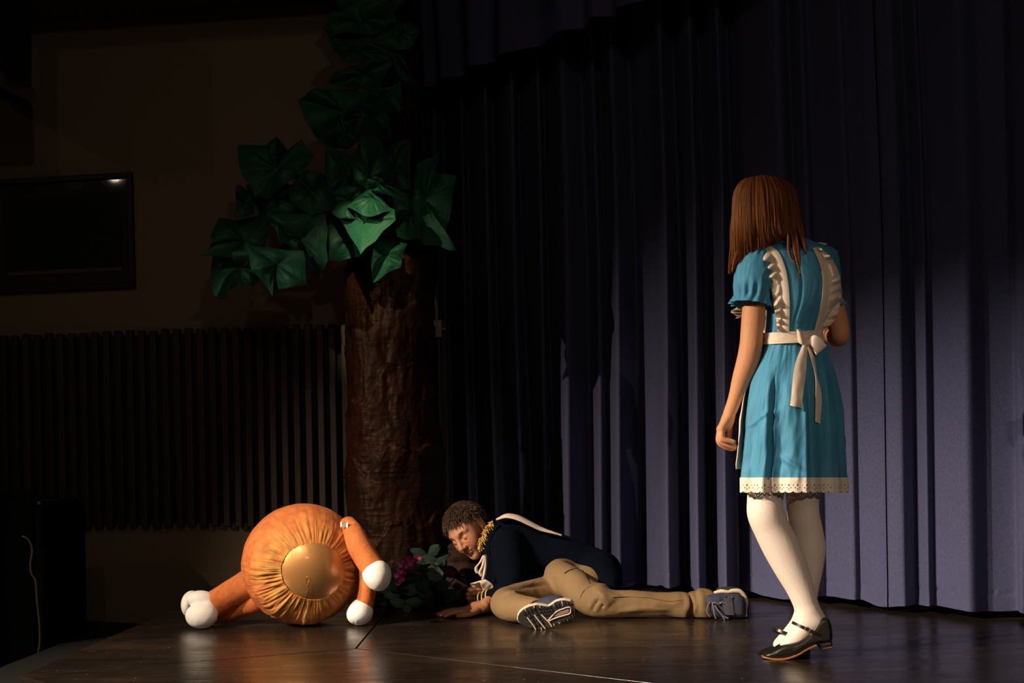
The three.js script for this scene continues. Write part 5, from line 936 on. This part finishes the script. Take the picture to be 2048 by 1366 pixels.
  const khaki = pmat([0.235, 0.142, 0.062], 0.85, { bumpMap: twill, bumpScale: 0.00012, map: texture(256, (u, v) => { const b = 0.92 + 0.12 * fbm(u * 8, v * 8, 3, 4); return [b, b, b]; }) });
  const shinX = (x) => sstep(B(1330, 1200, 4.7).x, B(1400, 1200, 4.7).x, x), kneeC = B(1200, 1190, 4.72);
  const folds = (x, y, z) => {
    const kd = Math.hypot(x - kneeC.x, y - kneeC.y), kn = Math.exp(-kd * kd / 0.0025);
    return 0.005 * (ridge(x * 6 + y * 4, y * 12, z * 4, 3) - 0.55) + 0.07 * shinX(x) * (ridge(x * 11 + 3, y * 4 + x * 3, z * 4, 2) - 0.6) + 0.07 * kn * (ridge((x + y * 0.8) * 16, (y - x) * 4, z * 4, 2) - 0.6) + 0.0025 * fbm(x * 20, y * 20, z * 20, 2);
  };
  const trouserPrims = [
    ell(B(1172, 1158, 5.04), [0.09, 0.07, 0.08], null, 0.03),
    chain([[B(1150, 1150, 5.08), 0.07], [B(1118, 1148, 4.97), 0.0615], [B(1150, 1172, 4.86), 0.067], [B(1178, 1199, 4.77), 0.062], [B(1202, 1208, 4.73), 0.057], [B(1260, 1208, 4.72), 0.0535], [B(1330, 1210, 4.71), 0.0505], [B(1385, 1211, 4.69), 0.049], [B(1412, 1211, 4.68), 0.051]], 0.02),
    chain([[B(1125, 1185, 4.98), 0.075], [B(1080, 1190, 4.92), 0.07], [B(1035, 1200, 4.83), 0.066], [B(1012, 1207, 4.74), 0.063], [B(1024, 1214, 4.65), 0.058], [B(1050, 1219, 4.57), 0.052], [B(1072, 1222, 4.51), 0.05]], 0.02),
    cut(cap(B(1424, 1211, 4.68), B(1440, 1211, 4.68), 0.04, 0.042, 0.004)), cut(cap(B(1080, 1222, 4.475), B(1088, 1222, 4.45), 0.04, 0.042, 0.004)),
  ];
  {                                                                    // wrinkles: raised rolls and the grooves between them
    const base = trouserPrims.slice(), roll = (l, r, groove) => { const c = new THREE.SplineCurve(l.map((q) => new THREE.Vector2(...q))), pts = c.getPoints(8).map((q, i) => [onBlob(base, q.x, q.y, 4.4, 5.1, groove ? 0.001 : -0.003), r * Math.sin(0.25 + 2.7 * i / 8)]); const p = { t: 3, pts, k: groove ? 0.006 : 0.012 }; trouserPrims.push(groove ? cut(p) : p); };
    for (const l of [[[1180, 1216], [1190, 1198], [1206, 1187]], [[1192, 1222], [1204, 1202], [1222, 1190]], [[1207, 1216], [1222, 1200], [1240, 1193]], [[1196, 1180], [1206, 1176], [1216, 1180]], [[1371, 1190], [1377, 1212], [1370, 1232]], [[1386, 1190], [1392, 1208], [1388, 1226]], [[1399, 1190], [1405, 1204], [1410, 1220]], [[1240, 1222], [1290, 1216], [1340, 1219]], [[1290, 1205], [1340, 1208], [1368, 1200]], [[1036, 1172], [1060, 1168], [1086, 1166]], [[1000, 1192], [1020, 1186], [1046, 1186]]]) roll(l, 0.0105);
    for (const l of [[[1186, 1219], [1197, 1201], [1214, 1189]], [[1200, 1220], [1213, 1202], [1232, 1192]], [[1204, 1196], [1212, 1190], [1226, 1186]], [[1379, 1188], [1385, 1210], [1379, 1230]], [[1393, 1189], [1399, 1206], [1400, 1226]], [[1364, 1204], [1366, 1216], [1362, 1230]], [[1042, 1177], [1064, 1173], [1088, 1172]], [[1034, 1196], [1048, 1192], [1062, 1196]], [[1108, 1128], [1120, 1124], [1134, 1124]]]) roll(l, 0.0055, true);
  }
  const trousers = part('trousers', blob(trouserPrims, 0.006, { disp: folds, keep: (x, y) => -(y - 0.003) }), khaki, boy, 'khaki cargo trousers');
  // cargo pocket: flap, edge and seams lying on the cloth
  const seamM = mat([0.03, 0.019, 0.01], 0.9), on = (px, py, l) => onBlob(trouserPrims, px, py, 4.5, 5.1, l, folds);
  for (const [l, r] of [[[[1129, 1147], [1137, 1142], [1147, 1138], [1158, 1134.5]], 0.0026], [[[1164, 1139], [1169, 1147], [1174, 1156], [1181, 1168]], 0.0028], [[[1160, 1199], [1164, 1187], [1176, 1175], [1191, 1170]], 0.0014]]) { const c = new THREE.SplineCurve(l.map((q) => new THREE.Vector2(...q))), pts = c.getPoints(14).map((q) => on(q.x, q.y, 0.0005)); part('pocket_seam', tube(pts, [r * (r > 0.0025 && l[0][0] < 1150 ? 1.4 : 0.5), r, r * 0.4], 6, 2), seamM, trousers); }
  part('side_seam', tube([[1225, 1195], [1240, 1194], [1262, 1194], [1280, 1195], [1300, 1196], [1320, 1200], [1340, 1203], [1362, 1200]].map(([x, y]) => on(x, y, 0.0008)), 0.0011, 5, 4), seamM, trousers);

  // --- running shoes
  const rubber = mat([0.022, 0.021, 0.019], 0.7), foam = mat([0.62, 0.5, 0.38], 0.7), mesh = pmat([0.03, 0.034, 0.06], 0.8, { bumpMap: texture(256, (u, v) => 0.5 + 0.5 * Math.sin(u * 700) * Math.sin(v * 700), 2, false), bumpScale: 0.001 }), overlay = mat([0.045, 0.042, 0.06], 0.6), laceM = mat([0.16, 0.13, 0.15], 0.8), blueT = mat([0.02, 0.045, 0.075], 0.5);
  {
    // sole towards the viewer
    const o = B(1091, 1229, 4.42), ex = V(0.93, 0.3, 0.1).normalize(), ey = V(-0.31, 0.93, 0.18), ez = ex.clone().cross(ey).normalize(), eyy = ez.clone().cross(ex), Sx = 2400 / 4.42, raw = [[880, 1190], [884, 1150], [903, 1115], [935, 1085], [990, 1056], [1060, 1040], [1120, 1048], [1170, 1060], [1205, 1036], [1240, 1010], [1285, 997], [1325, 995], [1375, 1006], [1402, 1035], [1412, 1080], [1408, 1130], [1370, 1182], [1290, 1217], [1235, 1240], [1190, 1265], [1145, 1280], [1100, 1286], [1050, 1286], [1000, 1274], [940, 1250], [900, 1225]];
    const to = ([x, y]) => { const q = V((x / 4.5525 + 840 - 1091) / Sx, (1229 - (y / 4.5525 + 980)) / Sx, 0); return [q.x * ex.x + q.y * ex.y, q.x * eyy.x + q.y * eyy.y]; };
    const M = [o, ex, eyy], outl = raw.map(to);
    const s = part('running_shoe', blob([chain([[o.clone().addScaledVector(ez, -0.062).addScaledVector(ex, -0.06), 0.034], [o.clone().addScaledVector(ez, -0.062).addScaledVector(ex, 0.05), 0.034]], 0.02), chain([[o.clone().addScaledVector(ez, -0.066).addScaledVector(ex, 0.02), 0.036], [B(1082, 1218, 4.54), 0.042]], 0.03)], 0.005), mesh, boy, 'dark running shoe with its tread towards the viewer');
    const grow = (k) => outl.map(([x, y]) => [x * k, y * k]);
    part('midsole', slab(grow(1.0), -0.034, -0.006, 0.006, M), foam, s, 'pale foam midsole');
    part('tread', slab(grow(0.97), -0.006, 0.0, 0.002, M), rubber, s, 'black rubber tread');
    const piece = (l, z1, m, nm, b = 0.001) => part(nm, slab(l.map(to), -0.001, z1, b, M), m, s);
    const bar = (l, w) => { const q = l.map(to).map(([x, y]) => V(0, 0, 0).add(o).addScaledVector(ex, x).addScaledVector(eyy, y).addScaledVector(ez, 0.0022)); return tube(q, w, 6, 4, 1); };
    for (const [l, w] of [[[[975, 1155], [1005, 1200], [1035, 1245], [1052, 1278]], 0.0032], [[[1042, 1132], [1070, 1175], [1110, 1230], [1138, 1270]], 0.0032], [[[1105, 1130], [1140, 1170], [1175, 1210], [1198, 1248]], 0.0034]]) part('tread_groove', bar(l, w), foam, s, 'pale tread line');
    part('heel_insert', bar([[1165, 1195], [1200, 1150], [1245, 1105], [1300, 1080], [1360, 1062], [1372, 1080], [1368, 1120], [1320, 1140], [1260, 1158], [1205, 1180], [1168, 1200]], 0.0028), foam, s, 'cream frame of the arch insert');
    piece([[1215, 1155], [1255, 1115], [1310, 1093], [1355, 1080], [1358, 1112], [1310, 1130], [1255, 1148]], 0.002, mat([0.3, 0.2, 0.16], 0.7), 'arch_insert');
    // lugs of the tread
    const lug = []; const L2 = (x, y, w, hh) => piece([[x, y], [x + w, y - w * 0.25], [x + w + hh * 0.5, y + hh - w * 0.25], [x + hh * 0.5, y + hh]], 0.0042, rubber, 'tread_lug', 0.0008);
    for (let i = 0; i < 5; i++) for (let j = 0; j < 3; j++) L2(1062 + i * 26 + j * 18, 1062 + j * 30 - i * 2, 19, 22);
    for (let i = 0; i < 4; i++) for (let j = 0; j < 4; j++) L2(925 + i * 30 + j * 22, 1108 + j * 42 - i * 14, 22, 30);
    for (let i = 0; i < 6; i++) L2(1215 + i * 28, 1040 - i * 8 + (i > 3 ? 10 : 0), 20, 26);
    for (let i = 0; i < 8; i++) L2(1185 + i * 27, 1232 - i * 13, 17, 26);
    for (const [a, b] of [[[958, 1076], [966, 1096]], [[1040, 1045], [1044, 1066]], [[1092, 1046], [1098, 1068]], [[1215, 1030], [1224, 1052]], [[1295, 1000], [1302, 1050]], [[1100, 1262], [1106, 1282]], [[1215, 1222], [1222, 1240]], [[1262, 1205], [1270, 1222]], [[1340, 1178], [1346, 1192]]]) part('tread_groove', bar([a, b], 0.0022), foam, s);
  }
  {
    // shoe lying on its side, laces towards the viewer
    const o = onFloor(1455, 1238), Sx = 2400 / -o.z, pl = (l) => l.map(([x, y]) => [(x - 1455) / Sx, (1238 - y) / Sx]), m3 = [V(1, 0, 0), V(0, 1, 0), V(0, 0, 1)];
    o.z -= 0.02;
    const out = [[1410, 1201], [1416, 1191], [1430, 1188], [1448, 1188], [1464, 1187], [1478, 1188], [1488, 1195], [1493, 1206], [1492.5, 1222], [1491, 1234], [1480, 1237], [1460, 1236], [1440, 1236], [1424, 1233], [1413, 1222]];
    const s = part('running_shoe', blob([prof(o, m3, pl(out), (x) => lerp(0.034, 0.05, sstep(-0.09, 0.03, x)) , 0.03, 0.01)], 0.004, { disp: (x, y, z) => 0.0015 * fbm(x * 30, y * 30, z * 30, 2) }), mesh, boy, 'dark blue running shoe lying on its side with loose grey laces');
    const P = (x, y, z = 0.05) => V(o.x + (x - 1455) / Sx, o.y + (1238 - y) / Sx, o.z + z);
    part('midsole', tube([P(1432, 1187, -0.01), P(1445, 1183.5, 0), P(1458, 1184.5, 0.004), P(1468, 1183, 0.006), P(1481, 1184, 0.006), P(1490, 1192, 0.004), P(1495, 1204, 0.002), P(1495, 1214, 0), P(1493, 1224, 0), P(1494, 1235, 0)], [0.006, 0.0085, 0.006, 0.009, 0.0095, 0.009, 0.008, 0.006, 0.0065, 0.006], 8, 4), foam, s, 'pale foam midsole edge');
    part('outsole', tube([P(1440, 1185, -0.035), P(1465, 1182, -0.035), P(1488, 1188, -0.035), P(1498, 1206, -0.03), P(1496, 1234, -0.03)], 0.012, 8), rubber, s);
    part('eyelet_panel', sheet((u, v) => P(lerp(1434, 1462, u) + 4 * v, lerp(1194, 1228, v), 0.0385 + 0.012 * sstep(0, 1, u) + 0.002 * Math.sin(u * 3.1)), 10, 12, { thick: 0.0024 }), overlay, s);
    part('toe_overlay', tube([P(1463, 1192, 0.047), P(1461, 1204, 0.05), P(1463, 1216, 0.05), P(1462, 1228, 0.048)], 0.0028, 7), mat([0.12, 0.085, 0.06], 0.6), s);
    part('tongue', sheet((u, v) => P(lerp(1437, 1450, u), lerp(1190, 1205, v), 0.041 + 0.004 * Math.sin(v * 3)), 6, 8, { thick: 0.003 }), blueT, s, 'blue tongue');
    for (const [a, b] of [[[1437, 1203], [1446, 1206]], [[1443, 1202], [1452, 1207]], [[1449, 1202], [1458, 1206]], [[1436, 1208], [1445, 1201]]]) part('lace', tube([P(...a, 0.044), P((a[0] + b[0]) / 2, (a[1] + b[1]) / 2 - 1, 0.048), P(...b, 0.047)], 0.0024, 6), laceM, s, 'tan lace row');
    for (const l of [[[1424, 1203, 0.04], [1425, 1214, 0.05], [1427, 1226, 0.052], [1429, 1235, 0.052]], [[1428, 1208, 0.045], [1434, 1219, 0.056], [1440, 1227, 0.058], [1446, 1237, 0.06]], [[1420, 1203, 0.034], [1414, 1212, 0.038], [1413, 1222, 0.038], [1418, 1231, 0.04]], [[1440, 1228, 0.056], [1447, 1231, 0.058], [1453, 1234, 0.06]], [[1424, 1203, 0.045], [1430, 1204, 0.05], [1436, 1207, 0.05]]]) part('lace', tube(l.map((q) => P(...q)), 0.003, 6, 4), laceM, s);
  }
  part('sock', blob([chain([[B(1405, 1212, 4.685), 0.034], [B(1422, 1212, 4.685), 0.033]], 0.01)], 0.004), mat([0.03, 0.03, 0.035], 0.9), boy);
}

shade(scene);
renderer.render(scene, camera);
